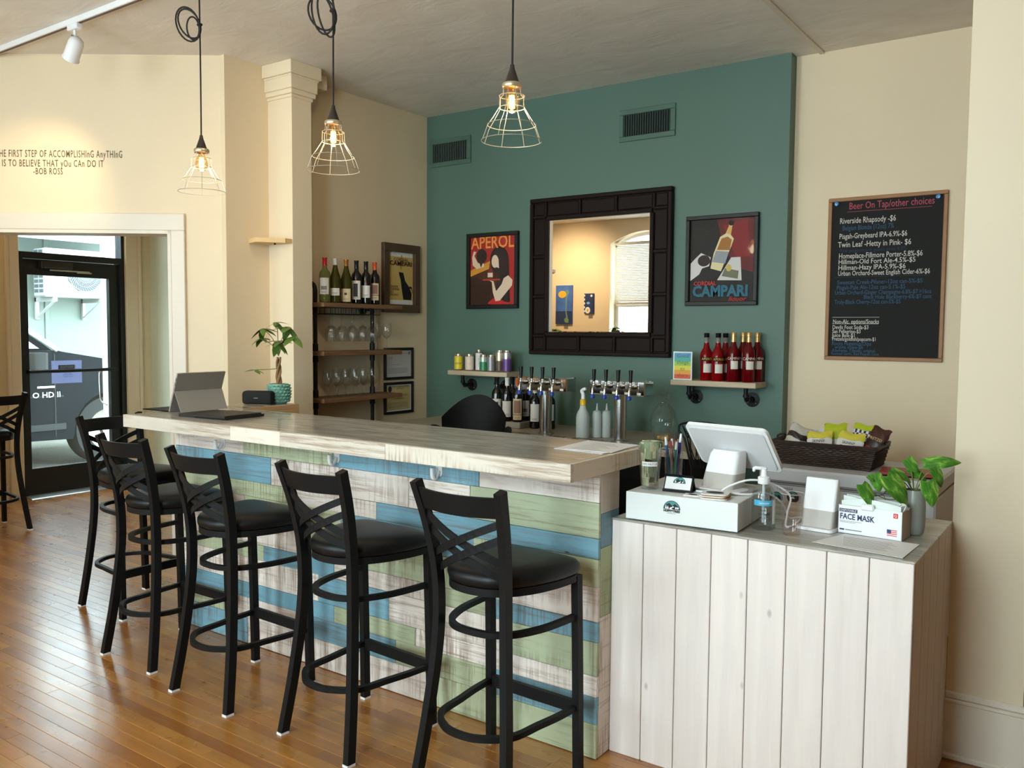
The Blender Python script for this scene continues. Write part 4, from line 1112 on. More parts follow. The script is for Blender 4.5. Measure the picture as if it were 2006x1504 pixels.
GRN = M('can_green', (44, 128, 84), rough=.3); SGR = M('can_silvergreen', (178, 194, 180), rough=.3, metal=.4); GRY = M('can_grey', (140, 138, 140), rough=.35, metal=.4); GLD = M('can_gold', (196, 184, 150), rough=.25, metal=.6)
BRN = M('can_brown', (84, 70, 54), rough=.35); PUR = M('can_purple', (98, 62, 128), rough=.3); SIL = M('can_silver', (196, 196, 204), rough=.22, metal=.7); INKB = M('can_black', (24, 22, 24), rough=.5)
CY = 2.545
can(-2.665, CY, .122, 'bright yellow drink can at the end of the can shelf', [(1, YL)], 'SODA', INKB)
can(-2.585, CY + .03, .122, 'pale pink drink can beside the yellow can', [(1, PK)])
can(-2.535, CY - .03, .122, 'cream drink can with a round pink mark', [(1, CRM)], 'O', M('can_rose', (206, 120, 100), rough=.4))
can(-2.468, CY, .156, 'tall slim white drink can lettered sideways', [(.86, WHT), (1, INKB)], 'TRULY', INKB, vertical=True, slim=True)
can(-2.402, CY - .03, .122, 'green and silver drink can', [(.58, GRN), (1, SGR)])
can(-2.333, CY - .03, .122, 'grey patterned drink can with a pale rim', [(1, GRY)])
can(-2.262, CY - .02, .157, 'tall gold and brown drink can', [(.52, BRN), (1, GLD)])
can(-2.192, CY - .03, .157, 'tall purple and silver drink can', [(.62, PUR), (1, SIL)])
# little rainbow sign
sg = thing('small_sign', 'small rainbow coloured sign card in a clear stand on the bottle shelf', 'sign', (-.880, 2.497, SHZ))
MB().bbox(-.002, .126, -.003, .003, 0, .178, .001).build('stand', M('clear_acrylic', (214, 226, 226), rough=.15), sg)
rc = [(206, 92, 52), (216, 150, 48), (214, 200, 56), (150, 188, 70), (70, 160, 150), (78, 140, 186)]
for k in range(6): flat(rect(.006, .118, .008 + k * .027, .008 + (k + 1) * .027), M('rainbow_%d' % k, rc[k], .4), sg, 'print', .0004, face(sg, -.0032))
SGI = M('sign_ink', (70, 110, 60), rough=.5)
for k, wd in enumerate(('Good', 'things', 'to', 'share')):
    text(wd, .034, (SGI, SGI, SGI, M('sign_red', (176, 52, 44), .5))[k], sg, (.062, -.0045, .150 - k * .040), FRONT, 'CENTER', shear=.2)
# red bottles
RED = M('red_liqueur', (150, 10, 16), rough=.08, trans=.35, ior=1.36); RED2 = M('dark_red_liqueur', (104, 8, 16), rough=.08, trans=.25, ior=1.36)
NECK = M('clear_neck', (190, 176, 170), rough=.08, trans=.6); GOLDC = M('gold_cap', (204, 168, 110), rough=.3, metal=.6); LBL = M('label_cream', (222, 214, 202), rough=.6)
def red_bottle(x, y, kind, label):
    t = thing('liqueur_bottle', label, 'bottle', (x, y, SHZ), group='red liqueur bottles on the wall shelf')
    a0 = -56
    if kind == 'a':
        b = MB(); b.lathe([(0, 0), (.036, 0), (.038, .006), (.037, .08), (.040, .15), (.036, .175), (.020, .205), (.0155, .23), (.0150, .237)], 28); b.build('body', RED, t, True)
        b = MB(); b.lathe([(.0150, .237), (.0150, .272), (.0165, .274)], 20); b.build('neck', NECK, t, True)
        b = MB(); b.lathe([(.0165, .268), (.0165, .296), (0, .297)], 20); b.build('cap', BLACKP, t, True)
        MB().lathe([(.0378, .050), (.0380, .120)], 10, (0, 0, 0), a0 - 38, a0 + 38).build('label', LBL, t, True)
        MB().lathe([(.0392, .122), (.0402, .146)], 14, (0, 0, 0), a0 - 62, a0 + 62).build('label_band', BLACKP, t, True)
        text('APEROL', .021, M('label_gold', (212, 170, 84), .4), t, (.0408 * math.cos(R(a0)), .0408 * math.sin(R(a0)), .134), (R(90), 0, R(a0 + 90)), 'CENTER', bend=.041)
    else:
        b = MB(); b.lathe([(0, 0), (.037, 0), (.0385, .006), (.0385, .170), (.034, .192), (.018, .222), (.0155, .245)], 28); b.build('body', RED2, t, True)
        b = MB(); b.lathe([(.0158, .243), (.0155, .275), (.0175, .277), (.0175, .296), (.014, .302), (0, .302)], 20); b.build('cap', GOLDC, t, True)
        MB().lathe([(.0388, .078), (.0388, .128)], 10, (0, 0, 0), a0 - 34, a0 + 34).build('label', LBL, t, True)
        text('CAMPARI', .023, LBL, t, (.0388 * math.cos(R(a0)), .0388 * math.sin(R(a0)), .142), (R(90), 0, R(a0 + 90)), 'CENTER', bend=.039)
    return t
red_bottle(-.690, 2.565, 'a', 'black-capped red bottle nearest the rainbow sign')
red_bottle(-.600, 2.530, 'a', 'black-capped red bottle in front of another black-capped one')
red_bottle(-.590, 2.625, 'a', 'black-capped red bottle at the back against the teal wall')
red_bottle(-.505, 2.540, 'b', 'gold-capped red bottle next to the black-capped bottles')
red_bottle(-.478, 2.630, 'b', 'gold-capped red bottle at the back between the others')
red_bottle(-.405, 2.530, 'b', 'gold-capped red bottle at the front right corner of the shelf')
red_bottle(-.385, 2.622, 'b', 'rearmost gold-capped red bottle at the right end of the shelf')

# corner ledge on the pilaster
cs = thing('corner_ledge', 'small pale wooden ledge in the corner by the pilaster', 'ledge', (0, 0, 0))
b = MB(); b.prism([(LX, .97), (-2.985, .93), (-2.875, 1.07), (-2.875, 1.127), (LX, 1.127)], 2.030, 2.058); b.build('board', M('pale_pine', (222, 190, 138), rough=.5, var=.06), cs)
b = MB(); b.cyl((-2.95, 1.05, 2.03), (-2.95, 1.05, 2.02), .006, n=8); b.build('screw', BLACKM, cs)
# ================================================================== PIPE SHELF UNIT, BOTTLES, GLASSES
su = thing('pipe_shelf', 'black pipe wall shelf with three brown boards for wine and glasses', 'shelf', (LX, 0, 0))
UX = .10                                                   # pipes stand this far off the wall
UZ = (1.668, 1.343, 1.028)
UY0, UY1, UPY0, UPY1 = 1.375, 2.14, 1.425, 1.965
for z in UZ:
    MB().bbox(.012, .235, UY0, UY1, z - .030, z, .003).build('board', BROWNWOOD, su)
for py in (UPY0, UPY1):
    b = MB(); b.tube([(UX, py, .30), (UX, py, 1.64)], .0135, 12)
    for z in UZ[1:]:
        b.cyl((UX, py, z - .075), (UX, py, z - .032), .019, n=12); b.cyl((UX, py, z + .002), (UX, py, z + .05), .019, n=12)
    b.tube(cr([(UX, py, 1.60), (UX, py, 1.625), (UX - .04, py, 1.637), (.004, py, 1.637)], 4), .0135, 12); b.cyl((0, py, 1.637), (.008, py, 1.637), .04, n=20); b.cyl((0, py, .30), (.008, py, .30), .04, n=20)
    b.tube([(UX, py, .30), (.0, py, .30)], .0135, 12)
    b.build('pipe', IRON, su, True)
b = MB(); b.tube(cr([(UX, UPY0, 1.67), (UX, UPY0, 1.76), (UX - .03, UPY0, 1.80), (.004, UPY0, 1.80)], 5), .0135, 12); b.cyl((0, UPY0, 1.80), (.008, UPY0, 1.80), .04, n=20); b.build('pipe', IRON, su, True)
b = MB()
for y0 in (1.50, 1.60, 1.70, 1.80, 1.90):
    for s in (-.028, .028):
        b.tube([(.03, y0 + s, 1.638), (.03, y0 + s, 1.595), (.215, y0 + s, 1.595), (.215, y0 + s, 1.638)], .0026, 6)
b.tube([(.03, 1.45, 1.595), (.03, 1.95, 1.595)], .0026, 6); b.tube([(.12, 1.45, 1.638), (.12, 1.95, 1.638)], .0026, 6)
b.build('glass_rack', IRON, su)
# wine bottles on the top board
GD = M('dark_green_glass', (16, 20, 14), rough=.08, spec=.7); GK = M('black_glass', (12, 10, 12), rough=.08, spec=.7); GY = M('straw_glass', (150, 152, 84), rough=.06, trans=.7, ior=1.2); GO = M('olive_glass', (70, 64, 24), rough=.08, trans=.3, ior=1.2)
LW = M('label_white', (212, 206, 198), rough=.65); LT = M('label_tan', (206, 186, 148), rough=.65); LG = M('label_grey', (128, 122, 118), rough=.65)
def wine(name_label, loc, glass, foil, shape, lab, a0, group, deco=0):
    t = thing('wine_bottle', name_label, 'bottle', loc, group=group)
    if shape == 'bord': prof = [(0, .004), (.030, 0), (.036, .004), (.037, .012), (.037, .182), (.033, .204), (.018, .224), (.0145, .240), (.0140, .290), (.0155, .292), (.0155, .300), (0, .300)]
    else: prof = [(0, .004), (.032, 0), (.039, .004), (.040, .012), (.040, .150), (.034, .180), (.022, .215), (.0155, .245), (.0140, .290), (.0155, .292), (.0155, .300), (0, .300)]
    rb = .037 if shape == 'bord' else .040
    b = MB(); b.lathe(prof, 28); b.build('body', glass, t, True)
    b = MB(); b.lathe([(.0152, .245), (.0150, .288), (.0165, .290), (.0165, .3008), (0, .3012)], 22); b.build('foil', foil, t, True)
    z0, z1, lm = lab
    MB().lathe([(rb + .0004, z0), (rb + .0004, z1)], 12, (0, 0, 0), a0 - 52, a0 + 52).build('label', lm, t, True)
    if deco == 1: MB().lathe([(rb + .0008, z0 + .02), (rb + .0008, z1 - .02)], 6, (0, 0, 0), a0 - 26, a0 + 20).build('label_picture', M('label_dark', (54, 50, 52), .7), t, True)
    if deco == 2: MB().lathe([(rb + .0008, z0 + .045), (rb + .0008, z1 - .012)], 6, (0, 0, 0), a0 - 38, a0 + 38).build('label_picture', M('label_rust', (140, 104, 92), .7), t, True); MB().lathe([(rb + .0008, z0 + .034), (rb + .0008, z0 + .038)], 8, (0, 0, 0), a0 - 50, a0 + 50).build('label_rule', INK, t, True)
    if deco == 3: MB().lathe([(rb + .0008, z0 + .03), (rb + .0008, z0 + .055)], 6, (0, 0, 0), a0 - 34, a0 + 30).build('label_picture', LG, t, True)
    if deco == 4:
        MB().lathe([(rb + .0008, z0 + .045), (rb + .0008, z0 + .060)], 6, (0, 0, 0), a0 - 12, a0 + 14).build('label_picture', M('label_dark', (54, 50, 52), .7), t, True)
    for k in range(2): MB().lathe([(rb + .0008, z0 + .010 + k * .008), (rb + .0008, z0 + .013 + k * .008)], 6, (0, 0, 0), a0 - 28, a0 + 28).build('label_text', LG, t, True)
    return t
FR = M('foil_red', (176, 30, 40), .35); FW = M('foil_white', (214, 210, 204), .35); FC = M('foil_copper', (178, 112, 56), .35, metal=.4); FK = M('foil_black', (24, 20, 24), .35); FO = M('foil_orange', (206, 84, 44), .35)
gw = 'wine bottles on the pipe shelf'; wz = UZ[0] + .001
wine('red-capped clear wine bottle with a white label, first on the pipe shelf', (LX + .155, 1.462, wz), GY, FR, 'bord', (.055, .165, LW), -52, gw, 3)
wine('white-capped olive wine bottle, second on the pipe shelf', (LX + .155, 1.556, wz), GO, FW, 'burg', (.050, .100, LW), -52, gw)
wine('copper-capped olive wine bottle with a pale label', (LX + .155, 1.658, wz), GO, FC, 'burg', (.012, .100, LT), -52, gw, 4)
wine('black-capped wine bottle with a dark figure on its white label', (LX + .155, 1.755, wz), GK, FK, 'bord', (.030, .160, LW), -52, gw, 1)
wine('black-capped wine bottle with a plain white label', (LX + .165, 1.838, wz), GK, FK, 'bord', (.045, .130, LW), -52, gw)
wine('orange-capped wine bottle at the right of the pipe shelf', (LX + .160, 1.930, wz), GK, FO, 'bord', (.030, .150, LT), -52, gw, 2)
# wine glasses
WG_ = thin_glass('wine_glass', (252, 252, 251), .05, .03, .5)
def glass_mesh(k):
    if k == 0: prof = [(0, 0), (.032, .001), (.033, .003), (.010, .006), (.004, .012), (.0036, .075), (.006, .083), (.022, .093), (.034, .115), (.038, .140), (.036, .170), (.031, .195)]
    else: prof = [(0, 0), (.034, .001), (.035, .003), (.010, .006), (.004, .012), (.0038, .060), (.008, .070), (.028, .084), (.040, .115), (.0412, .140), (.038, .170), (.034, .190)]
    b = MB(); b.lathe(prof, 24)
    me = b.mesh('wine_glass'); me.materials.append(WG_)
    me.polygons.foreach_set('use_smooth', [True] * len(me.polygons))
    return me
GM = [glass_mesh(0), glass_mesh(1)]
def wineglass(label, loc, k, flip, group):
    o = bpy.data.objects.new('wine_glass', GM[k]); C.objects.link(o)
    o.location = loc
    if flip: o.rotation_euler = (R(180), 0, 0)
    return tag(o, label, 'glass', group)
ORD = ('first', 'second', 'third', 'fourth', 'fifth', 'sixth')
i = 0
for y0 in (1.50, 1.60, 1.70, 1.80, 1.90):
    for x0 in (.075, .165):
        i += 1
        if (y0, x0) in ((1.50, .075),): continue
        wineglass('upside-down wine glass in the %s row of the rack, %s from the pilaster' % ('back' if x0 < .1 else 'front', ORD[round((y0 - 1.5) * 10)]), (LX + x0, y0, 1.6015), 0, True, 'hanging wine glasses')
for y0, x0, dd in ((2.045, .075, 'nearest the wall'), (2.035, .175, 'at the front edge')):
    wineglass('tall wine glass standing on the middle board, ' + dd, (LX + x0, y0, UZ[1] + .001), 0, False, 'wine glasses standing on the middle board')
for k, y0 in enumerate((1.478, 1.560, 1.645, 1.730, 1.815, 1.900)):
    for x0 in (.065, .165):
        if k == 0 and x0 < .1: continue
        wineglass('round wine glass in the %s row of the lowest board, %s from the pilaster' % ('back' if x0 < .1 else 'front', ORD[k]), (LX + x0 + .004 * (k % 2), y0, UZ[2] + .001), 1, False, 'wine glasses on the lowest board')

# ================================================================== ON THE BAR TOP
BZ = 1.067
# tablet with kickstand, its back to the camera
tb = thing('tablet', 'grey tablet propped on its kickstand with a black keyboard on the bar', 'tablet', (-2.405, .135, BZ + .0048), 3)
SG = M('tablet_magnesium', (150, 144, 138), rough=.45, metal=.3); SG2 = M('kickstand_magnesium', (166, 160, 153), rough=.45, metal=.3)
tilt = R(20)
def lean(s, h, off=0.0):                                     # point h up the tablet's back, s across
    return Vector((-.085 + h * math.sin(tilt) + off * math.cos(tilt), s, h * math.cos(tilt) - off * math.sin(tilt)))
b = MB(); hw, hh = .146, .208
P = [(-hw, 0), (hw, 0), (hw, .11), (hw, hh), (-hw, hh), (-hw, .11)]
b.loft([[lean(x, z, 0) for x, z in P], [lean(x, z, .009) for x, z in P]]); b.build('tablet_body', SG, tb)
b = MB(); b.loft([[lean(x, z, -.0008) for x, z in ((-hw + .01, .01), (hw - .01, .01), (hw - .01, hh - .01), (-hw + .01, hh - .01))], [lean(x, z, -.0002) for x, z in ((-hw + .01, .01), (hw - .01, .01), (hw - .01, hh - .01), (-hw + .01, hh - .01))]]); b.build('screen', BLACKP, tb)
h0 = lean(0, .112, .0095); foot = Vector((h0.x + .045, 0, -.002))
b = MB(); n_ = Vector((0.004, 0, .002))
b.add([(h0.x, -hw, h0.z), (h0.x, hw, h0.z), (foot.x, hw - .004, foot.z), (foot.x, -hw + .004, foot.z), (h0.x + .003, -hw, h0.z), (h0.x + .003, hw, h0.z), (foot.x + .003, hw - .004, foot.z), (foot.x + .003, -hw + .004, foot.z)],
      [(0, 1, 2, 3), (4, 5, 6, 7), (0, 1, 5, 4), (1, 2, 6, 5), (2, 3, 7, 6), (3, 0, 4, 7)])
b.build('kickstand', SG2, tb)
b = MB(); b.bbox(-.30, -.092, -.145, .145, -.0035, .002, .002); b.build('keyboard', BLACKP, tb)
b = MB()
for s in (.03, .055): b.bbox(-.002, .002, -.0006, .0002, -.008, .008, .0005, Matrix.Translation(lean(-hw, .12 + s, .005)))
b.build('side_buttons', BLACKP, tb)
# closed folio
fo = thing('folio_case', 'closed black folio case lying flat on the bar before the tablet', 'case', (-2.105, .035, BZ + .001), 5)
FOL = M('black_leather', (30, 27, 26), rough=.5, bump=.1, bscale=250)
b = MB(); b.rbox(-.175, .165, -.13, .115, 0, .012, .018); b.build('cover', FOL, fo, True, angle=30)
b = MB(); b.rbox(-.05, .165, -.132, .09, .0125, .019, .008); b.build('flap', FOL, fo, True, angle=30)
b = MB(); b.tube([(-.05, -.128, .010), (.165, -.128, .010)], .010, 10); b.build('spine_roll', FOL, fo, True)
# portable speaker
sp = thing('speaker', 'small black portable speaker on the back corner of the bar', 'speaker', (-2.490, .548, BZ + .001), 27)
b = MB(); rg = []
for x, s in ((-.083, .82), (-.078, .93), (-.068, 1), (.068, 1), (.078, .93), (.083, .82)):
    rg.append([Vector((x, p[0] * s, .040 + p[1] * s)) for p in [(q_[0], q_[1]) for q_ in [(math.copysign(abs(math.cos(R(a))) ** .45, math.cos(R(a))) * .034, math.copysign(abs(math.sin(R(a))) ** .45, math.sin(R(a))) * .038) for a in range(0, 360, 18)]]])
b.loft(rg); b.build('body', M('speaker_mesh', (18, 18, 18), rough=.8, bump=.3, bscale=400), sp, True)
MB().box(-.012, .012, -.0352, -.0340, .036, .042).build('badge', GREYINK, sp)
# potted money tree
pt = thing('potted_plant', 'small money tree in a textured turquoise pot on the bar corner', 'plant', (-2.470, .674, BZ + .001))
POT = M('turquoise_ceramic', (112, 160, 146), rough=.35)
b = MB(); b.lathe([(0, 0), (.044, 0), (.056, .02), (.062, .05), (.061, .085), (.054, .112), (.050, .112), (.048, .10), (0, .098)], 32)
pot = b.build('pot', POT, pt, True)
b = MB()
for r in range(6):
    z = .012 + r * .017; rr = .052 + .010 * math.sin(PI * (z / .115))
    for k in range(20):
        a = R(18 * k + (9 if r % 2 else 0)); b.tube(cr([(rr * math.cos(a - .13), rr * math.sin(a - .13), z), ((rr + .006) * math.cos(a), (rr + .006) * math.sin(a), z + .007), (rr * math.cos(a + .13), rr * math.sin(a + .13), z)], 2), .005, 5)
tag(b.build('pot_relief', POT, pt, True), kind='stuff')
MB().lathe([(0, .099), (.048, .099)], 20).build('soil', M('soil', (60, 44, 34), .9), pt)
BARK = M('bark', (132, 98, 66), rough=.8, var=.2, vscale=20); LEAF = M('leaf_green', (88, 116, 50), rough=.4, var=.18, vscale=9); STEM = M('stem_green', (110, 116, 62), rough=.6)
b = MB()
for k in range(3):
    b.tube([( .010 * math.cos(R(120 * k + j * 50)), .010 * math.sin(R(120 * k + j * 50)), .095 + j * .028) for j in range(7)], [.0095 - .0007 * j for j in range(7)], 8)
b.build('trunk', BARK, pt, True)
def leaf_mesh(name, L, W, mt, droop=.25, fold=.25):
    b = MB(); n = 10
    rows = []
    for j in range(n + 1):
        t = j / n; w = W * (math.sin(PI * t ** .8) ** .8) * (1 - .25 * t)
        z = -droop * L * t * t
        rows.append([(-w, t * L, z - fold * w * .3), (-w * .5, t * L, z + fold * w * .15), (0, t * L, z - fold * w * .2), (w * .5, t * L, z + fold * w * .15), (w, t * L, z - fold * w * .3)])
    vs = [p for r in rows for p in r]; fs = []
    for j in range(n):
        for i in range(4): fs.append((j * 5 + i, j * 5 + i + 1, (j + 1) * 5 + i + 1, (j + 1) * 5 + i))
    b.add(vs, fs)
    me = b.mesh(name); me.materials.append(mt); me.polygons.foreach_set('use_smooth', [True] * len(me.polygons))
    return me
LM = leaf_mesh('leaf', .098, .024, LEAF)
def money_tree(t, base, crowns, seed):
    rr = random.Random(seed)
    for (dx, dy, dz, n, sc) in crowns:
        top = Vector(base) + Vector((dx, dy, dz))
        b = MB(); b.tube(cr([base, Vector(base) + Vector((dx * .35, dy * .35, dz * .6)), top], 6), .0022, 6); b.build('stem', STEM, t, True)
        for k in range(n):
            o = bpy.data.objects.new('leaf', LM); C.objects.link(o); o.parent = t
            o.location = top; a = 360 * k / n + rr.uniform(-20, 20)
            o.rotation_euler = (R(rr.uniform(-42, 6)), R(rr.uniform(-15, 15)), R(a)); s = sc * rr.uniform(.8, 1.1); o.scale = (s, s, s)
money_tree(pt, (0, 0, .27), [(-.045, -.07, .155, 5, .95), (.05, .035, .165, 5, 1.1), (-.03, .02, .085, 5, .9), (.045, -.035, .075, 5, .95), (-.085, -.055, .10, 4, .85), (.10, .02, .11, 4, 1.05), (0, -.01, .19, 5, .9)], 3)
money_tree(pt, (.0, 0, .20), [(-.10, -.085, -.01, 3, .7)], 5)
# menu sheets on the bar
pm = thing('paper_menu', 'loose white paper menus lying on the near end of the bar', 'paper', (-.125, .18, BZ + .0008), 0)
b = MB(); b.prism([(-.098, -.124), (.11, -.139), (.11, .13), (-.118, .156)], 0, .0012); b.build('sheet', PAPER, pm)
b = MB(); b.prism([(-.06, -.115), (.125, -.10), (.10, .15), (-.09, .14)], .0012, .0020); b.build('sheet', PAPER, pm)
for k in range(9): MB().box(-.05, .07 - .02 * (k % 3), -.08 + k * .022, -.077 + k * .022, .0021, .0023).build('print_line', GREYINK, pm)

# ================================================================== BACK COUNTER WITH TAPS
KZ = .82
bc = thing('back_counter', 'beige back counter below the teal wall carrying the beer taps', 'counter', (0, 0, 0))
b = MB(); b.rbox(-2.9, -.47, 1.93, TY - .002, KZ - .040, KZ, .06); b.build('counter_slab', M('beige_laminate', (170, 158, 142), rough=.4, var=.06), bc)
kf = thing('keg_fridge', 'black under-counter keg fridge below the beer taps', 'fridge', (0, 0, 0))
MB().bbox(-1.75, -.55, 1.97, 2.60, .02, KZ - .042, .006).build('cabinet', BLACKP, kf)
for x0, x1 in ((-1.73, -1.155), (-1.145, -.57)):
    dr = MB().bbox(x0, x1, 1.945, 1.968, .05, KZ - .06, .004).build('door', BLACKP, kf); MB().bbox(x1 - .04, x1 - .025, 1.92, 1.945, .35, .65, .003).build('handle', STEEL, dr)
TAPH = M('tap_handle_black', (14, 14, 15), rough=.35); BLUEC = M('tap_cap_blue', (34, 62, 150), rough=.4); TAGM = M('tap_tag', (214, 206, 186), rough=.6)
def tap_tower(x, label):
    t = thing('beer_tap_tower', label, 'beer tap', (x, 2.125, KZ), group='beer tap towers')
    b = MB(); b.lathe([(0, 0), (.052, 0), (.052, .006), (.042, .012), (.0395, .014), (.0395, .29)], 32); b.build('column', STEEL, t, True)
    MB().bbox(-.19, .19, -.055, .065, .285, .375, .006).build('tap_box', CHROME, t)
    for k in range(4):
        fx = -.135 + k * .0835
        b = MB(); b.cyl((fx, -.055, .338), (fx, -.078, .338), .015, n=14); b.tube(cr([(fx, -.078, .338), (fx, -.098, .336), (fx, -.108, .318), (fx, -.110, .288)], 4), .008, 10); b.cyl((fx, -.092, .338), (fx, -.092, .368), .009, n=12); b.sphere((fx, -.092, .345), .013, 12, 7)
        fa = b.build('faucet', CHROME, t, True)
        b = MB(); b.lathe([(0, 0), (.009, 0), (.0125, .065), (.013, .075), (0, .075)], 14, (fx, -.092, .366)); b.build('tap_handle', TAPH, fa, True)
        b = MB(); b.lathe([(0, -.018), (.014, -.014), (.015, .004), (.009, .012), (0, .012)], 12, (fx, -.110, .278)); b.build('hygiene_cap', BLUEC, fa, True)
        MB().box(fx + .025, fx + .050, -.0575, -.055, .293, .306).build('tag', TAGM, t)
    return t
tap_tower(-1.600, 'chrome four-tap beer tower beside the wine bottles')
tap_tower(-1.057, 'chrome four-tap beer tower below the mirror corner')
for x0, x1, lab in ((-2.02, -1.40, 'steel drip tray under the beer taps near the wine bottles'), (-1.34, -.62, 'steel drip tray under the beer taps near the glass jar')):
    t = thing('drip_tray', lab, 'tray', (0, 0, KZ), group='drip trays under the taps')
    MB().bbox(x0, x1, 1.945, 2.065, .0005, .006, .002).build('pan', STEEL, t)
    for k in range(5): MB().box(x0 + .02, x1 - .02, 1.960 + k * .022, 1.966 + k * .022, .006, .009).build('slat', STEEL, t)
# riser with more wine
rs = MB().bbox(-2.28, -1.90, 2.26, 2.48, 0, .044, .004).build('bottle_riser', M('grey_riser', (150, 146, 136), .5), loc=(0, 0, KZ + .0005))
tag(rs, 'low grey riser box under the wine bottles on the back counter', 'riser')
gb = 'wine bottles on the back counter'; z2 = KZ + .0455
wine('dark green wine bottle at the left of the riser, pale label', (-2.130, 2.31, z2), GD, FK, 'bord', (.035, .15, LW), -60, gb, 1)
wine('silver-collared wine bottle with a plain label on the riser', (-2.035, 2.30, z2), GK, FW, 'bord', (.03, .14, LW), -60, gb)
wine('coral-capped wine bottle with a picture label on the riser', (-1.945, 2.30, z2), GK, FO, 'bord', (.015, .16, LT), -60, gb, 2)
wine('black wine bottle hidden behind the silver-collared one', (-2.075, 2.42, z2), GK, FK, 'bord', (.03, .14, LW), -60, gb)
wine('black wine bottle behind the coral-capped one', (-1.965, 2.42, z2), GK, FK, 'bord', (.03, .14, LW), -60, gb, 3)
wine('black wine bottle with a large white label just left of the tap column', (-1.842, 2.36, KZ + .001), GK, FW, 'bord', (.05, .17, LW), -60, gb)
wine('black wine bottle half behind the steel tap column', (-1.745, 2.40, KZ + .001), GK, FK, 'bord', (.06, .17, LW), -60, gb, 1)
# folded towel
tw = thing('bar_towel', 'crumpled white bar towel on the back counter', 'towel', (-2.05, 2.035, KZ + .008), 20)
b = MB(); rt = random.Random(9)
def tfn(u, v):
    x = -.15 + .30 * u; w = .045 * (1 + .25 * math.sin(9 * u + 2)); a = PI * v
    r = .8 + .35 * math.sin(13 * u + 7 * v) * math.sin(5 * v + 3 * u)
    return (x, -math.cos(a) * w * r, max(0, math.sin(a) * .045 * r * (.75 + .3 * math.sin(7 * u))))
b.grid(tfn, 26, 10); b.build('cloth', M('towel_white', (218, 208, 198), rough=.9, bump=.3, bscale=200), tw, True, angle=80)
# spray and squeeze bottles
FROST = M('frosted_plastic', (222, 230, 228), rough=.4, trans=.3, ior=1.2); YEL = M('yellow_collar', (222, 180, 40), rough=.4)
sb = thing('spray_bottle', 'translucent spray bottle with yellow collar between the tap towers', 'spray bottle', (-1.315, 2.115, KZ + .001))
b = MB(); b.lathe([(0, 0), (.040, 0), (.043, .006), (.043, .130), (.038, .155), (.022, .185), (.018, .205)], 24); b.build('body', FROST, sb, True)
b = MB(); b.lathe([(.019, .205), (.021, .207), (.020, .238), (.014, .246), (0, .246)], 18); b.build('collar', YEL, sb, True)
b = MB(); b.tube(cr([(0, 0, .244), (.0, 0, .275), (-.008, -.004, .296), (.012, -.01, .308), (.028, -.012, .310)], 4), [.013, .013, .013, .013, .013, .012, .012, .012, .012, .011, .011, .010, .010, .010, .009, .009, .008][:17], 10); b.build('trigger_head', WHITEP, sb, True)
for x, y, lab in ((-1.262, 2.20, 'clear squeeze bottle with a thin nozzle behind the spray bottle'), (-1.215, 2.24, 'second squeeze bottle, nearest the right tap column')):
    t = thing('squeeze_bottle', lab, 'bottle', (x, y, KZ + .001), group='squeeze bottles')
    b = MB(); b.lathe([(0, 0), (.028, 0), (.030, .005), (.030, .145), (.026, .158)], 20); b.build('body', FROST, t, True)
    b = MB(); b.lathe([(.027, .152), (.027, .165), (.008, .172), (.003, .215), (0, .216)], 16); b.build('nozzle_cap', FROST, t, True)
# glass jar with corks
jr = thing('glass_jar', 'round clear glass jar holding a few corks on the back counter', 'jar', (-.862, 2.33, KZ + .001))
b = MB(); b.lathe([(0, .004), (.050, 0), (.056, .004), (.060, .02), (.082, .08), (.086, .12), (.076, .165), (.050, .205), (.034, .225), (.033, .245), (.042, .262), (.045, .278), (.030, .285), (.012, .288), (.014, .298), (.016, .306), (0, .312)], 32); b.build('jar_body', GLASS, jr, True)
for k, (x, y, a) in enumerate(((-.02, .0, 20), (.022, .01, 70), (.0, -.025, 130))):
    b = MB(); b.cyl((-.02, 0, .012), (.02, 0, .012), .011, n=12); b.build('cork', M('cork', (196, 152, 96), .9), jr, True, (x, y, .004), (0, 0, R(a)))
b = MB(); b.cyl((0, 0, 0), (0, 0, .03), .011, n=12); b.build('cork', M('cork', (196, 152, 96), .9), jr, True, (.03, -.015, .006))
# black swivel stool with curved back behind the bar
bs = thing('work_chair', 'black moulded swivel chair behind the bar by the left corner', 'chair', (-1.585, 1.30, 0), 25)
def shell(u, v):
    a = R(-70 + 140 * u); r = .185 + .02 * v
    h = (.80 + (.26 + .05 * math.cos(a)) * v * (.62 + .38 * math.cos(a) ** 2))
    return (r * math.sin(a), r * math.cos(a) * .9 + .05 * v, h)
b = MB(); b.grid(shell, 22, 8)
b2 = MB(); b2.grid(lambda u, v: tuple(Vector(shell(u, v)) * 1.0 + Vector((0, .018, 0))), 22, 8)
b.add(b2.v, b2.f); b.build('backrest', BLACKP, bs, True, angle=70)
b = MB(); b.lathe([(0, .74), (.17, .74), (.195, .76), (.195, .79), (.17, .805), (0, .81)], 28); b.build('seat', BLACKP, bs, True)
for s in (-1, 1):
    b = MB(); b.tube(cr([(s * .20, -.10, .80), (s * .225, -.10, .88), (s * .222, .02, .925), (s * .205, .10, .91)], 5), .022, 8); b.build('armrest', BLACKP, bs, True)
b = MB(); b.cyl((0, 0, .05), (0, 0, .74), .028, n=16); b.build('post', CHROME, bs, True)
for k in range(5):
    a = R(72 * k); b = MB(); b.tube([(0, 0, .09), (.26 * math.cos(a), .26 * math.sin(a), .05)], .018, 8); b.sphere((.27 * math.cos(a), .27 * math.sin(a), .026), .026, 10, 6); b.build('leg', BLACKP, bs, True)
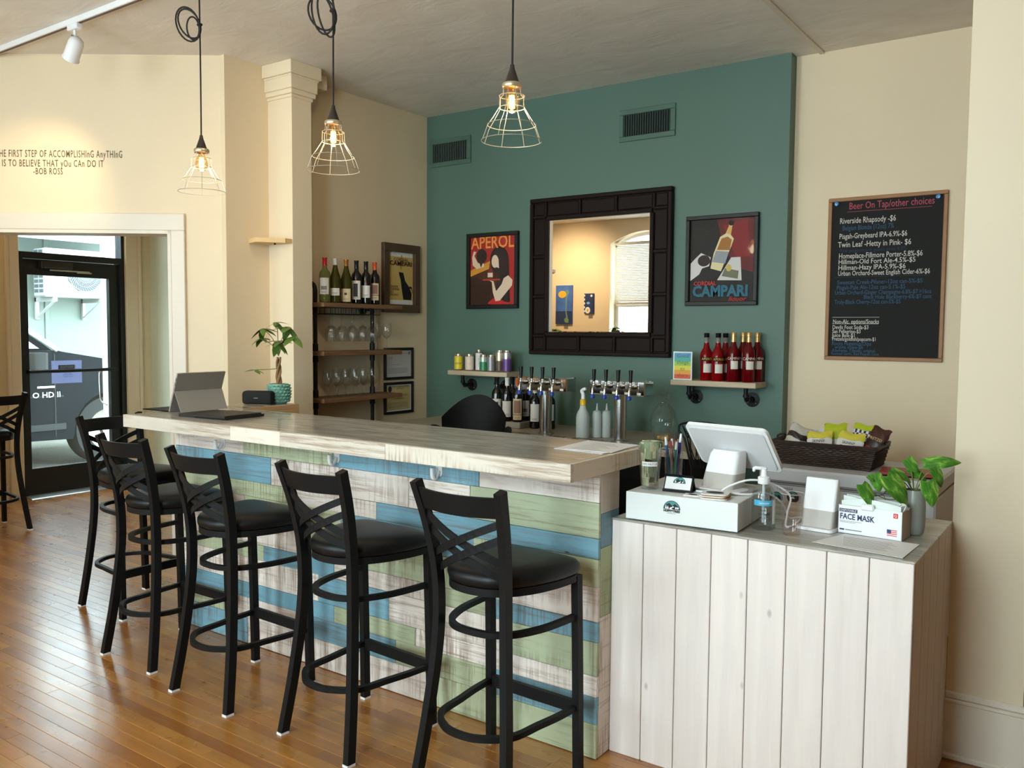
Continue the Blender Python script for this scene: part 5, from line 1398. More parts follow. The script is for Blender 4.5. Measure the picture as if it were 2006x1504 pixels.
# black wire-back chair behind the register
wc = thing('wire_chair', 'black wire chair whose lattice back shows above the register screen', 'chair', (-.272, 1.52, 0), -8)
def rim(k, n=24):
    a = PI * k / n; return Vector((-.135 * math.cos(a), .02 * math.sin(a), 1.0 + .035 * math.sin(a) ** .6 if 0 < k < n else .985))
b = MB(); P = [Vector((-.05, 0, .62)), Vector((-.055, 0, .80)), Vector((-.100, 0, .95))] + [rim(k) for k in range(25)] + [Vector((.100, 0, .95)), Vector((.055, 0, .80)), Vector((.05, 0, .62))]
b.tube(P, .006, 8)
for k in range(7):
    x0 = -.12 + k * .04
    for s in (-1, 1): b.tube([(x0, .012, 1.02 - .2 * abs(x0) ** 1.5), (max(-.085, min(.085, x0 + s * .05)), .004, .95), (max(-.05, min(.05, x0 * .4)), 0, .80)], .003, 6)
b.build('lattice_back', BLACKM, wc, True)
b = MB(); b.rbox(-.17, .17, -.34, .0, .60, .625, .05); b.build('seat', BLACKM, wc)
for sx in (-.15, .15):
    for sy in (-.31, -.01):
        b = MB(); b.tube([(sx, sy, .60), (sx * 1.15, sy * 1.05, 0.004)], .009, 8); b.build('leg', BLACKM, wc, True)
# ================================================================== ON THE WHITE SERVICE COUNTER
SZ = SH + .0072
TEALK = M('logo_teal', (70, 140, 140), .5); LOGOK = M('logo_black', (18, 22, 24), .5); LOGOW = M('logo_white', (236, 238, 238), .5)
def logo(parent, cx, y, cz, r, words=True):
    """half-round badge: teal sky, black hills, white winding path and trees"""
    m_ = Matrix.Translation((cx, y, cz)) @ Matrix.Rotation(R(90), 4, 'X')
    def add(poly, mt, k): flat(poly, mt, parent, 'logo', .0003 * k, m_, .00025)
    add(ell(0, 0, r, r, 24, 0, 180), LOGOK, 1)
    add(ell(0, .04 * r, r * .92, r * .90, 24, 0, 180), TEALK, 2)
    add([(-.9 * r, .02 * r), (-.72 * r, .5 * r), (-.3 * r, .72 * r), (.05 * r, .42 * r), (.35 * r, .66 * r), (.8 * r, .36 * r), (.9 * r, .02 * r)], LOGOK, 3)
    add([(-.30 * r, .02 * r), (.12 * r, .02 * r), (-.05 * r, .16 * r), (.30 * r, .30 * r), (.10 * r, .42 * r), (.12 * r, .34 * r), (-.22 * r, .20 * r)], LOGOW, 4)
    for tx, h in ((-.68, .5), (-.46, .42)): add([(tx * r - .12 * r, .06 * r), (tx * r + .12 * r, .06 * r), (tx * r, h * r)], LOGOW, 4)
    for tx in (.5, .72): add(ell(tx * r, .2 * r, .10 * r, .13 * r, 12), LOGOW, 4)
    if words:
        text('HOPPY&TREES', r * .36, LOGOK, parent, (cx, y - .0006, cz - .19 * r), FRONT, 'CENTER', width=1.95 * r, bold=.0006)
        text('BREWING CO.', r * .15, GREYINK, parent, (cx, y - .0006, cz - .44 * r), FRONT, 'CENTER', width=1.0 * r)
cdw = thing('cash_drawer', 'long white cash drawer box with a round mountain logo', 'cash drawer', (.052, .094, SZ), 3.5)
CDM = M('drawer_white', (228, 231, 230), rough=.35)
MB().bbox(0, .393, .002, .385, .004, .098, .002).build('body', CDM, cdw)
MB().bbox(0, .393, 0, .003, .004, .098, .001).build('front', CDM, cdw)
for x in (.02, .36):
    for y in (.03, .35): MB().cyl((x, y, 0), (x, y, .004), .012, n=12).build('foot', BLACKP, cdw)
logo(cdw, .168, -.0002, .053, .030)
DZ = SZ + .098
# tip glass stuffed with notes
tp = thing('tip_glass', 'pint glass stuffed with banknotes on the white box', 'glass', (.094, .190, DZ))
b = MB(); b.lathe([(0, .002), (.029, 0), (.031, .004), (.036, .07), (.043, .150), (.0415, .150), (.0345, .07), (.029, .012), (0, .012)], 28); b.build('pint_glass', GLASS, tp, True)
NOTE = [M('note_%d' % k, c, .7, var=.22, vscale=40) for k, c in enumerate(((158, 158, 126), (122, 132, 102), (180, 176, 144), (96, 106, 84)))]
rn = random.Random(21)
for k in range(14):
    z0 = .014 + k * .0098; r = .028 + .0085 * (z0 / .15)
    a0 = rn.uniform(0, 360); tl = rn.uniform(-.25, .25); h = rn.uniform(.03, .055)
    b = MB(); n = 14; vs = []
    for j in range(n + 1):
        a = R(a0 + 230 * j / n); rr = r * (1 - .10 * rn.random()); zz = z0 + tl * rr * math.cos(a - R(a0))
        vs += [(rr * math.cos(a), rr * math.sin(a), max(.013, zz)), (rr * 1.02 * math.cos(a), rr * 1.02 * math.sin(a), min(.168, max(.02, zz + h)))]
    b.add(vs, [(2 * j, 2 * j + 1, 2 * j + 3, 2 * j + 2) for j in range(n)])
    b.build('banknote', NOTE[k % 4], tp, True)
for k in range(3):
    b = MB(); vs = []
    for j in range(9):
        u = j / 8; vs += [(-.035 + .07 * u, -.012 + .012 * k + .01 * math.sin(7 * u + k), .135), (-.036 + .075 * u, -.014 + .014 * k + .01 * math.sin(6 * u + k), .163 + .006 * math.sin(4 * u + 2 * k))]
    b.add(vs, [(2 * j, 2 * j + 1, 2 * j + 3, 2 * j + 2) for j in range(8)]); b.build('banknote', NOTE[(k + 1) % 4], tp, True)
MB().lathe([(.0405, .084), (.0412, .100)], 10, (0, 0, 0), -105, -25).build('label_strip', PAPER, tp, True)
text('TIPS HELP US', .0095, INK, tp, (.0415 * math.cos(R(-65)), .0415 * math.sin(R(-65)), .092), (R(90), 0, R(25)), 'CENTER', bend=.0415)
# pen cup
pc = thing('pen_cup', 'clear cup holding pens beside the register', 'cup', (.080, .418, DZ))
b = MB(); b.lathe([(0, .002), (.030, .002), (.032, .005), (.035, .100), (.034, .100), (.031, .008), (0, .008)], 24); b.build('cup', GLASS, pc, True)
PENS = [((38, 96, 140), (230, 230, 232), -.018, -.008, .150, 'blue pen with a white tip'), ((210, 90, 50), (34, 20, 20), .002, .012, .170, 'orange and black pen standing tallest'), ((160, 44, 40), (232, 226, 226), -.010, .010, .142, 'red pen in the cup'),
        ((36, 38, 120), (226, 226, 236), .016, .004, .165, 'navy blue pen'), ((40, 124, 106), (206, 206, 206), .012, -.012, .135, 'green pen'), ((150, 130, 120), (150, 60, 56), -.002, -.014, .138, 'brown pen with a red clip')]
for c1, c2, x, y, h, lab in PENS:
    t = thing('pen', lab + ' in the clear cup', 'pen', (.080 + x * .6, .418 + y * .6, DZ + .0085), group='pens in the cup')
    dx, dy = x * .8, y * .8
    b = MB(); b.tube([(0, 0, 0), (dx, dy, h * .8)], .0058, 8); b.build('barrel', M('pen_%d_%d' % (c1[0], c1[1]), c1, .35), t, True)
    b = MB(); b.tube([(dx, dy, h * .8), (dx * 1.25, dy * 1.25, h)], [.006, .004], 8); b.build('pen_tip', M('pentip_%d_%d' % (c2[0], c2[1]), c2, .35), t, True)
    b = MB(); b.tube([(dx + .006, dy - .004, h * .58), (dx + .007, dy - .004, h * .84)], .0015, 6); b.build('clip', STEEL, t)
# business card holder
ch = thing('card_holder', 'black card holder with white logo cards on the white box', 'card holder', (.152, .176, DZ), 6)
tlt = Matrix.Rotation(R(-28), 4, 'X')
b = MB(); b.bbox(-.002, .102, .004, .007, .003, .060, .001, tlt); b.sweep([(.0, -.004, .002), (.102, -.004, .002)], .014, .003, (0, 0, 1)); b.box(0, .102, -.006, .03, 0, .003); b.build('stand', BLACKM, ch)
b = MB(); b.add([(.0, .018, .058), (.102, .018, .058), (.102, .052, 0), (0, .052, 0), (0, .020, .058), (.102, .020, .058), (.102, .055, 0), (0, .055, 0)], [(0, 1, 2, 3), (4, 5, 6, 7), (0, 1, 5, 4), (1, 2, 6, 5), (2, 3, 7, 6), (3, 0, 4, 7)]); b.build('back_leg', BLACKM, ch)
b = MB(); b.bbox(.004, .096, -.002, .003, .010, .062, .0005, tlt); cdp = b.build('cards', PAPER, ch)
for nm in (1,):
    o = bpy.data.objects.new('logo_plate', None); 
m_l = tlt @ Matrix.Translation((.054, -.0024, .032)) @ Matrix.Rotation(R(90), 4, 'X')
for poly, mt, k in ((ell(0, 0, .022, .022, 20, 0, 180), LOGOK, 1), (ell(0, .001, .020, .020, 20, 0, 180), TEALK, 2), ([(-.019, .001), (-.012, .012), (-.005, .015), (.002, .009), (.009, .014), (.019, .001)], LOGOK, 3), ([(-.008, .001), (.003, .001), (.006, .008), (0, .005)], LOGOW, 4), ([(-.016, .002), (-.011, .002), (-.0135, .011)], LOGOW, 4), ([(.009, .002), (.015, .002), (.012, .009)], LOGOW, 4)):
    flat(poly, mt, ch, 'logo', .0002 * k, m_l, .00015)
# coasters and cards
co = thing('coaster_stack', 'small stack of white and brown drink coasters on the white box', 'coasters', (.345, .170, DZ), 12)
for k, (m_, dx) in enumerate(((PAPER, 0), (M('kraft', (150, 112, 68), .8), .004), (PAPER, -.003), (M('kraft', (150, 112, 68), .8), .006), (PAPER, .002))):
    MB().rbox(-.045 + dx, .045 + dx, -.04, .04, k * .0035, k * .0035 + .003, .02).build('coaster', m_, co)
flat(ell(0, 0, .03, .02, 16), INK, co, 'logo', .0176, None)
sc_ = thing('loyalty_card', 'flat white card with dark print beside the coasters', 'card', (.268, .165, DZ), 8)
MB().rbox(-.03, .03, -.022, .022, 0, .0025, .006).build('card', PAPER, sc_); flat(ell(0, 0, .016, .010, 14), INK, sc_, 'logo', .0026, None)
# register
ps = thing('register_screen', 'white point-of-sale register screen seen from behind on its stand', 'register', (.310, .330, DZ), -10)
b = MB(); b.rbox(-.105, .105, -.075, .105, 0, .008, .07); b.build('base_plate', GREYP, ps, True, angle=30)
b = MB(); b.rbox(-.10, .10, -.082, .02, .0085, .012, .03); b.build('base_rim', WHITEP, ps, True, angle=30)
def post(z, y0, y1, hw, r=.016):
    P = []
    for cx, cy, a in ((hw - r, y1 - r, 0), (-hw + r, y1 - r, 90), (-hw + r, y0 + r, 180), (hw - r, y0 + r, 270)):
        for k in range(5):
            q_ = R(a + 22.5 * k); P.append(Vector((cx + r * math.cos(q_), cy + r * math.sin(q_), z)))
    return P
b = MB(); b.loft([post(.010, -.050, .045, .064), post(.062, -.030, .055, .062)]); b.build('stand_foot', GREYP, ps, True, angle=40)
b = MB(); b.loft([post(.062, -.030, .055, .062), post(.125, -.004, .065, .058), post(.138, .006, .070, .052)]); b.build('stand_neck', WHITEP, ps, True, angle=40)
SA = Vector((0, .125, -.150)).normalized()                   # from the top edge down the screen
Tm = Matrix((Vector((1, 0, 0)), -SA, Vector((1, 0, 0)).cross(-SA))).transposed().to_4x4(); Tm.translation = Vector((.0, .0, .226))
b = MB(); b.rbox(-.162, .162, -.200, 0, -.004, .010, .020, 5, Tm); b.build('screen_shell', WHITEP, ps, True, angle=30)
b = MB(); b.rbox(-.150, .150, -.190, -.012, .010, .015, .016, 5, Tm); b.build('back_cover', M('register_back', (208, 206, 208), .45), ps, True, angle=30)
b = MB(); b.rbox(-.152, .152, -.190, -.010, -.0055, -.004, .012, 5, Tm); b.build('display', BLACKP, ps)
cb_ = MB(); cb_.tube(cr([(.335, .228, DZ + .006), (.372, .236, DZ + .034), (.43, .262, DZ + .056), (.49, .30, DZ + .046), (.540, .345, DZ + .004), (.535, .340, .885), (.538, .315, SZ + .006), (.555, .300, SZ + .005), (.56, .36, SZ + .005), (.55, .44, SZ + .005)], 7), .0034, 8)
tag(cb_.build('white_cable', WHITEP, None, True), 'white cable looping from the register down behind the sanitizer', 'cable')
cb_ = MB(); cb_.tube(cr([(.255, .222, DZ + .005), (.33, .232, DZ + .005), (.42, .262, DZ + .006), (.468, .33, DZ + .004), (.50, .40, .90), (.51, .44, SZ + .006), (.54, .47, SZ + .005), (.62, .48, SZ + .005)], 7), .0032, 8)
tag(cb_.build('white_cable', WHITEP, None, True), 'white cable lying flat in front of the register stand', 'cable')
# hand sanitizer
hs = thing('sanitizer_bottle', 'clear pump bottle of hand sanitizer with a blue band', 'bottle', (.486, .240, SZ + .001))
SAN = thin_glass('clear_bottle', (232, 238, 240), .05, .08)
b = MB(); b.lathe([(0, .002), (.034, 0), (.038, .005), (.038, .105), (.034, .128), (.022, .145), (.0165, .150), (.0165, .156)], 28); b.build('body', SAN, hs, True)
b = MB(); b.lathe([(0, .0945), (.037, .0945)], 24); b.build('gel_surface', thin_glass('gel', (226, 234, 236), .03, .1), hs, True)
b = MB(); b.lathe([(.019, .150), (.020, .152), (.020, .172), (.011, .176), (.009, .198), (0, .198)], 20); b.build('pump_collar', WHITEP, hs, True)
b = MB(); b.bbox(-.034, .010, -.008, .008, .196, .207, .004); b.bbox(-.038, -.028, -.005, .005, .188, .204, .003); b.cyl((0, 0, .02), (0, 0, .15), .005, n=8); b.build('pump_head', WHITEP, hs, True, rot=(0, 0, R(20)))
A0 = -66
MB().lathe([(.0384, .082), (.0384, .100)], 12, (0, 0, 0), A0 - 55, A0 + 40).build('label_band', M('label_cyan', (76, 168, 204), .45), hs, True)
MB().lathe([(.0383, .020), (.0383, .100)], 8, (0, 0, 0), A0 + 44, A0 + 90).build('label_back', PAPER, hs, True)
def curved(body, size, mt, t, r, z, a): text(body, size, mt, t, (r * math.cos(R(a)), r * math.sin(R(a)), z), (R(90), 0, R(a + 90)), 'CENTER', bend=r)
curved('hand', .016, GREYINK, hs, .0386, .113, A0); curved('sanitizer', .010, LOGOW, hs, .0388, .091, A0); curved('hand\nsanitizer', .012, INK, hs, .0386, .062, A0); curved('gel 70%', .009, GREYINK, hs, .0386, .040, A0)
# plastic tumbler
cu_ = thing('plastic_tumbler', 'empty clear plastic tumbler beside the sanitizer', 'cup', (.588, .214, SZ + .001))
b = MB(); b.lathe([(0, .003), (.026, 0), (.028, .003), (.031, .05), (.0375, .134)], 28); b.build('cup', thin_glass('tumbler_plastic', (248, 242, 242), .03, .06, .3), cu_, True)
b = MB(); b.tube([(.037 * math.cos(R(a)), .037 * math.sin(R(a)), .134) for a in range(0, 360, 12)], .0011, 6, True); b.build('rim', GREYP, cu_, True)
# customer terminal
ct = thing('card_terminal', 'white and grey card terminal on a flat base behind the tumbler', 'terminal', (.640, .345, SZ + .001), -6)
b = MB(); b.rbox(-.066, .060, -.045, .06, 0, .010, .018); b.build('base_plate', WHITEP, ct, True, angle=30)
def slab(z, y0, y1, hw): return post(z, y0, y1, hw, .008)
b = MB(); b.loft([slab(.010, -.026, .05, .052), slab(.066, -.014, .050, .053)]); b.build('lower_shell', GREYP, ct, True, angle=40)
b = MB(); b.loft([slab(.066, -.014, .050, .053), slab(.165, .010, .030, .054), slab(.168, .013, .028, .052)]); b.build('upper_shell', WHITEP, ct, True, angle=40)
# mask box
mb = thing('mask_box', 'opened white cardboard box of disposable face masks', 'box', (.702, .338, SZ + .001), -4)
BX = M('mask_box_card', (232, 232, 236), rough=.45); NAVY = M('print_navy', (40, 42, 84), .5)
b = MB(); w, d, h = .196, .098, .092
b.box(0, w, 0, .0012, 0, h); b.box(0, w, d - .0012, d, 0, h); b.box(0, .0012, 0, d, 0, h); b.box(w - .0012, w, 0, d, 0, h); b.box(0, w, 0, d, 0, .0012)
b.build('carton', [BX], mb)
MB().box(w, w + .0006, .001, d - .001, .001, h - .001).build('kraft_side', M('box_side', (186, 172, 158), .6), mb)
for k in range(6):
    b = MB(); dz = .012 * math.sin(k * 1.7)
    b.grid(lambda u, v, k=k, dz=dz: (.006 + (w - .012) * u, .010 + k * .014 + .006 * math.sin(6 * u + k), .03 + (.075 + .012 * math.sin(3 * u + k * 2) + dz * .3) * v), 12, 3); b.build('mask', M('mask_white', (226, 232, 228), .8), mb, True)
b = MB()
for k in range(5):
    q_ = k * .5; b.tube(cr([(w - .03, .02 + .01 * k, .085), (w - .02 + .012 * math.cos(q_), .012 + .01 * k, .108 + .006 * math.sin(q_ * 3)), (w + .006, .016 + .008 * k, .112 - .004 * k), (w - .004, .022 + .01 * k, .088)], 5), .0014, 6)
b.build('ear_loops', M('elastic_white', (226, 226, 222), .8), mb, True)
b = MB(); b.bbox(.070, .112, -.006, .004, .082, .104, .005); b.build('carton_tab', BX, mb)
flat(rect(.003, .060, .070, .081), NAVY, mb, 'print', .0003, face(mb, 0))
text('DISPOSABLE', .010, LOGOW, mb, (.006, -.001, .0755), FRONT, width=.050)
text('FACE MASK', .026, NAVY, mb, (.005, -.0006, .055), FRONT, width=.108, bold=.0006)
flat(rect(.170, .184, .070, .085), M('print_red', (210, 50, 50), .5), mb, 'print', .0003, face(mb, 0)); text('Q', .011, LOGOW, mb, (.177, -.001, .0775), FRONT, 'CENTER')
for k in range(2): flat(rect(.005, .075 - .02 * k, .040 - k * .004, .0412 - k * .004), GREYINK, mb, 'print', .0003, face(mb, 0))
flat(rect(.005, .020, .010, .015), NAVY, mb, 'print', .0003, face(mb, 0)); flat(rect(.023, .075, .011, .014), GREYINK, mb, 'print', .0003, face(mb, 0))
for k in range(7): flat(rect(.152, .182, .012 + k * .0029, .012 + k * .0029 + (.0029 if k % 2 == 0 else .0028)), M('flag_red', (206, 92, 100), .5) if k % 2 == 0 else M('flag_pale', (236, 214, 216), .5), mb, 'print', .0003, face(mb, 0))
flat(rect(.152, .165, .021, .0325), M('flag_blue', (52, 56, 104), .5), mb, 'print', .0006, face(mb, 0))
# paper on the service counter
pp = thing('paper_form', 'printed white sheet lying at the front edge of the service counter', 'paper', (.82, .20, SZ + .0012))
b = MB(); b.prism([(-.147, -.055), (.123, -.092), (.132, .116), (-.092, .122)], 0, .0009); b.build('sheet', PAPER, pp)
for k in range(8): MB().box(-.085 + .004 * k, .06 + .01 * (k % 3), .075 - k * .016, .078 - k * .016, .0009, .0011).build('print_line', GREYINK, pp)
# pothos in a grey vase
vs_ = thing('pothos_vase', 'leafy pothos cutting in a frosted grey vase by the pillar', 'plant', (.905, .462, SZ + .001))
b = MB(); b.lathe([(0, .003), (.026, 0), (.032, .006), (.036, .03), (.0365, .09), (.034, .125), (.030, .145), (.0275, .145), (.031, .125), (.033, .09), (0, .085)], 32); b.build('vase', M('frosted_grey_glass', (138, 141, 133), rough=.35, var=.05, vscale=20), vs_, True)
def pothos_mat():
    m, t, bb = nt('pothos_leaf')
    tc = node(t, 'ShaderNodeTexCoord'); n = noise(t, scaled(t, tc.outputs['Object'], (60, 22, 30)), 1.0, 4, .6, .5)
    r = ramp(t, [(.38, (52, 104, 30)), (.54, (84, 140, 46)), (.64, (150, 178, 80)), (.74, (214, 216, 140))]); t.links.new(n, r.inputs[0]); t.links.new(r.outputs[0], bb.inputs['Base Color']); bb.inputs['Roughness'].default_value = .32
    return m
PL = pothos_mat()
def heart(L, W):
    b = MB(); n = 12; rows = []
    for j in range(n + 1):
        t = j / n; w = W * (math.sin(PI * min(1, (t * .93 + .07)) ** .62) ** .75); z = .10 * L * math.sin(PI * t) - .12 * L * t * t
        yy = t * L - (.10 * L * (1 - t) ** 3)
        rows.append([(s * w, yy + (-.10 * L * abs(s) * (1 - t) ** 2), z - .35 * w * abs(s) ** 1.5 * .4) for s in (-1, -.6, -.25, 0, .25, .6, 1)])
    b.add([p for r in rows for p in r], [(j * 7 + i, j * 7 + i + 1, (j + 1) * 7 + i + 1, (j + 1) * 7 + i) for j in range(n) for i in range(6)])
    return b
RD = Vector((math.cos(YAW), math.sin(YAW), 0)); FD = Vector((-math.sin(YAW), math.cos(YAW), 0)); ZD = Vector((0, 0, 1))
PXM = .00170
stem0 = Vector((0, 0, .13))
# (base px offset from vase mouth centre, tip px offset, width factor, depth towards camera, twist)
LV = [((-62, 25), (-26, -24), .62, .05, .2), ((-80, 28), (-74, -2), .70, .02, -.5), ((-105, 8), (-88, -30), .62, .03, .3), ((6, 18), (14, -24), .66, .07, -.1), ((32, 40), (44, 8), .62, .02, .4),
      ((24, 50), (86, 56), .36, .0, .7), ((-14, 56), (2, 34), .75, .0, -.4), ((-40, 34), (-8, 16), .5, .0, .9), ((-2, 36), (26, 16), .5, -.02, -.9), ((-30, 30), (-36, 2), .5, .0, .5), ((-94, 26), (-86, 18), .5, .02, 0)]
for (bx, bz), (tx, tz), wf, dep, tw_ in LV:
    B = RD * (bx * PXM) + ZD * (.145 + bz * PXM) - FD * dep; T_ = RD * (tx * PXM) + ZD * (.145 + tz * PXM) - FD * (dep + .015)
    yv = (T_ - B); L = yv.length; yv.normalize()
    nrm = (-FD * 1.0 + ZD * .55 + RD * tw_ * .5); nrm = (nrm - yv * nrm.dot(yv)).normalized(); xv = yv.cross(nrm)
    hb = heart(L, L * wf * .58); mm_ = Matrix((xv, yv, nrm)).transposed().to_4x4(); mm_.translation = B
    o = hb.build('leaf', PL, vs_, True, angle=180); o.matrix_local = mm_
    mid = (stem0 + B) * .5 + ZD * .02
    if bx > -70 or bx < -100:
        b = MB(); b.tube(cr([stem0, mid if bx > -70 else stem0 * .5 + B * .5 - ZD * .03, B], 5), .0017, 6); b.build('stem', STEM, vs_, True)
b = MB(); b.tube(cr([stem0, RD * (-.07) + ZD * .165, RD * (-.10) + ZD * .13, RD * (-.145) + ZD * .125, RD * (-.175) + ZD * .155], 6), .002, 6)
b.tube(cr([RD * (-.10) + ZD * .13, RD * (-.09) + ZD * .10, RD * (-.085) + ZD * .08], 4), .001, 5); b.build('vine', M('vine_brown', (84, 78, 52), .6), vs_, True)

# ================================================================== FREEZER AND SNACK BASKET
FZ = .848
fz = thing('chest_freezer', 'white chest freezer against the back wall behind the register', 'freezer', (.03, 1.52, 0))
FRZ = M('freezer_white', (206, 207, 212), rough=.4)
MB().bbox(0, .775, .012, .56, .02, .772, .008).build('body', FRZ, fz)
MB().bbox(-.004, .779, 0, .565, .778, FZ, .010).build('lid', FRZ, fz)
MB().box(.002, .773, .016, .55, .771, .779).build('gasket', GREYINK, fz)
MB().box(.0, .775, .0105, .0125, .765, .769).build('trim_line', GREYINK, fz)
text('Hisense', .030, GREYINK, fz, (.081, .0102, .750), FRONT, width=.075)
for x, z, r, lab in ((.080, .700, .030, 'round black logo magnet on the freezer below the brand name'), (.158, .712, .028, 'round black logo magnet on the freezer next to the tumbler'), (.094, .640, .029, 'lowest round black logo magnet on the freezer')):
    t = thing('fridge_magnet', lab, 'magnet', (.03 + x, 1.5315, z), group='logo magnets on the freezer')
    b = MB(); b.prism(ell(0, 0, r, r, 24), 0, .003, Matrix.Rotation(R(90), 4, 'X')); b.build('disc', LOGOK, t)
    m_ = Matrix.Translation((0, -.003, 0)) @ Matrix.Rotation(R(90), 4, 'X')
    for poly, mt, k in ((ell(0, 0, r * .9, r * .9, 20, 10, 170), TEALK, 1), ([(-.8 * r, .15 * r), (-.3 * r, .6 * r), (.1 * r, .3 * r), (.4 * r, .55 * r), (.8 * r, .15 * r)], LOGOK, 2), ([(-.4 * r, -.25 * r), (.4 * r, -.25 * r), (.1 * r, .2 * r)], LOGOW, 3)):
        flat(poly, mt, t, 'logo', .0003 * k, m_)
bk = thing('snack_basket', 'dark brown woven basket of snack bags on the freezer', 'basket', (.285, 1.80, FZ + .001), 0)
WICK = M('dark_wicker', (54, 38, 32), rough=.5, var=.25, vscale=30)
BW, BD, BH = .215, .135, .105
def bpt(s, z, off=0.0):                                       # s along the perimeter 0..4
    k = int(s) % 4; f = s - int(s); g = 1 + .12 * z / BH
    w, d = BW * g + off, BD * g + off
    c = [(-w, -d), (w, -d), (w, d), (-w, d)]
    p, q_ = c[k], c[(k + 1) % 4]
    return (p[0] + (q_[0] - p[0]) * f, p[1] + (q_[1] - p[1]) * f, z)
b = MB(); N = 26
for r in range(11):
    z = .006 + r * .009; pts = []
    for side in range(4):
        for k in range(N):
            s = side + k / N; pts.append(bpt(s, z, .0035 * (1 if (k + r) % 2 else -1) if 0 < k else 0))
    b.tube(pts, .0046, 5, True)
tag(b.build('weave', WICK, bk, True), kind='stuff')
b = MB(); b.box(-BW, BW, -BD, BD, 0, .004); b.build('bottom', WICK, bk)
for z in (BH - .002, BH + .006):
    b = MB(); b.tube([bpt(side + k / 10, z, .003 if k else 0) for side in range(4) for k in range(10)], .0065, 6, True); b.build('rim', WICK, bk, True)
for side in (1, 3):
    b = MB(); b.tube(cr([bpt(side + .3, BH), bpt(side + .35, BH + .022), bpt(side + .65, BH + .022), bpt(side + .7, BH)], 5), .006, 6); b.build('handle', WICK, bk, True)
def bag(label, x, y, z, w, h, rot, mats, splits, words=(), puff=.022):
    t = thing('snack_bag', label, 'snack bag', (.285 + x, 1.80 + y, FZ + .006 + z), rot=tuple(R(a) for a in rot), group='snack bags in the basket')
    z0 = 0.0
    for zt, m_ in zip(splits, mats):
        b = MB()
        for sgn in (-1, 1):
            b.grid(lambda u, v, sgn=sgn, z0=z0, zt=zt: ((-.5 + u) * w * (1 + .02 * math.sin(20 * v)), sgn * puff * (math.sin(PI * u) ** .6) * (max(0, math.sin(PI * (z0 + (zt - z0) * v))) ** .55) + .003 * math.sin(17 * u + 9 * v), (z0 + (zt - z0) * v) * h + .004 * math.sin(9 * u)), 10, 5)
        b.build('panel', m_, t, True, angle=80); z0 = zt
    for body, s, mt, zz, wd in words: text(body, s, mt, t, (0, -puff - .0035, zz), FRONT, 'CENTER', width=wd)
    return t
BWH = M('bag_white', (222, 220, 218), .35); BYE = M('bag_yellow', (214, 200, 76), .35); BGR = M('bag_lime', (176, 188, 40), .35); BBR = M('bag_brown', (72, 40, 32), .35); BRD = M('bag_red', (150, 44, 40), .35); BGY = M('bag_grey', (188, 182, 172), .3); BDK = M('bag_dark', (46, 30, 30), .35)
def stripes():
    m, t, bb = nt('bag_stripes'); tc = node(t, 'ShaderNodeTexCoord')
    ck = node(t, 'ShaderNodeTexChecker'); ck.inputs['Scale'].default_value = 1.0; ck.inputs[1].default_value = lin((226, 222, 230)); ck.inputs[2].default_value = lin((40, 34, 60))
    t.links.new(scaled(t, tc.outputs['Object'], (90, .01, 50)), ck.inputs[0]); t.links.new(ck.outputs[0], bb.inputs['Base Color']); bb.inputs['Roughness'].default_value = .35
    return m
BST = stripes()
bag('crinkled grey foil snack bag at the left end of the basket', -.175, .0, .06, .12, .12, (-25, 20, 10), [BGY, BDK, BGY], [.35, .6, 1])
bag('plain white snack bag lying between foil and popcorn bags', -.115, .065, .05, .13, .11, (-35, -12, 0), [BWH], [1])
bag('white popcorn bag with yellow top, first in the basket', -.040, -.060, .035, .12, .13, (-28, -5, 4), [BWH, BYE], [.68, 1], [('SKINNY', .022, INK, .070, .06), ('POP', .040, INK, .040, .07)])
bag('white popcorn bag with yellow top, beside the brown bag', .088, -.062, .035, .125, .135, (-26, 6, -3), [BWH, BYE], [.68, 1], [('SKINNY', .022, INK, .072, .06), ('POP', .042, INK, .042, .075)])
bag('lime green topped snack bag behind the popcorn', .010, .030, .06, .11, .135, (-20, -4, 0), [BWH, BGR], [.4, 1])
bag('black and white checked snack bag with lime top', .125, .045, .05, .115, .150, (-22, 5, -6), [BST, BGR], [.78, 1])
bag('dark brown and red pretzel bag leaning at the right end', .185, -.020, .05, .09, .150, (-22, 16, -12), [BRD, BDK, BBR], [.28, .55, 1], [('PRETZEL', .020, M('bag_cream_ink', (206, 176, 120), .5), .085, .07)])
rb = thing('red_box', 'flat red box on the freezer behind the pothos leaves', 'box', (.66, 1.66, FZ + .001), 8)
MB().bbox(-.11, .11, -.08, .08, 0, .022, .004).build('lid', M('box_red', (150, 54, 50), .4), rb)
MB().bbox(-.11, .11, -.081, -.075, .002, .008, .001).build('edge', BLACKP, rb)

# ================================================================== SEEN ONLY IN THE MIRROR
p1 = thing('painting', 'tall blue canvas of a drooping yellow flower seen in the mirror', 'painting', (-5.543, REAR_Y, 1.600), 180)
MB().bbox(0, .30, -.03, 0, 0, .60, .003).build('canvas', M('canvas_blue', (66, 104, 178), .6, var=.4, vscale=5), p1)
draw(p1, -.030, [(rect(.001, .299, .001, .2), M('canvas_navy', (40, 56, 96), .6)), ([(.06, .02), (.10, .2), (.09, .42), (.05, .5), (.09, .54), (.17, .47), (.10, .5), (.115, .42), (.12, .2), (.09, .02)], M('canvas_stem', (110, 140, 140), .6)), (ell(.18, .46, .075, .055), M('canvas_yellow', (222, 172, 50), .6)), (ell(.10, .06, .04, .04), M('canvas_leaf', (110, 134, 90), .6))])
p2 = thing('painting', 'small navy canvas with a white daisy seen in the mirror', 'painting', (-5.164, REAR_Y, 1.761), 180)
MB().bbox(0, .166, -.03, 0, 0, .306, .003).build('canvas', M('canvas_ink', (36, 52, 100), .6, var=.3, vscale=8), p2)
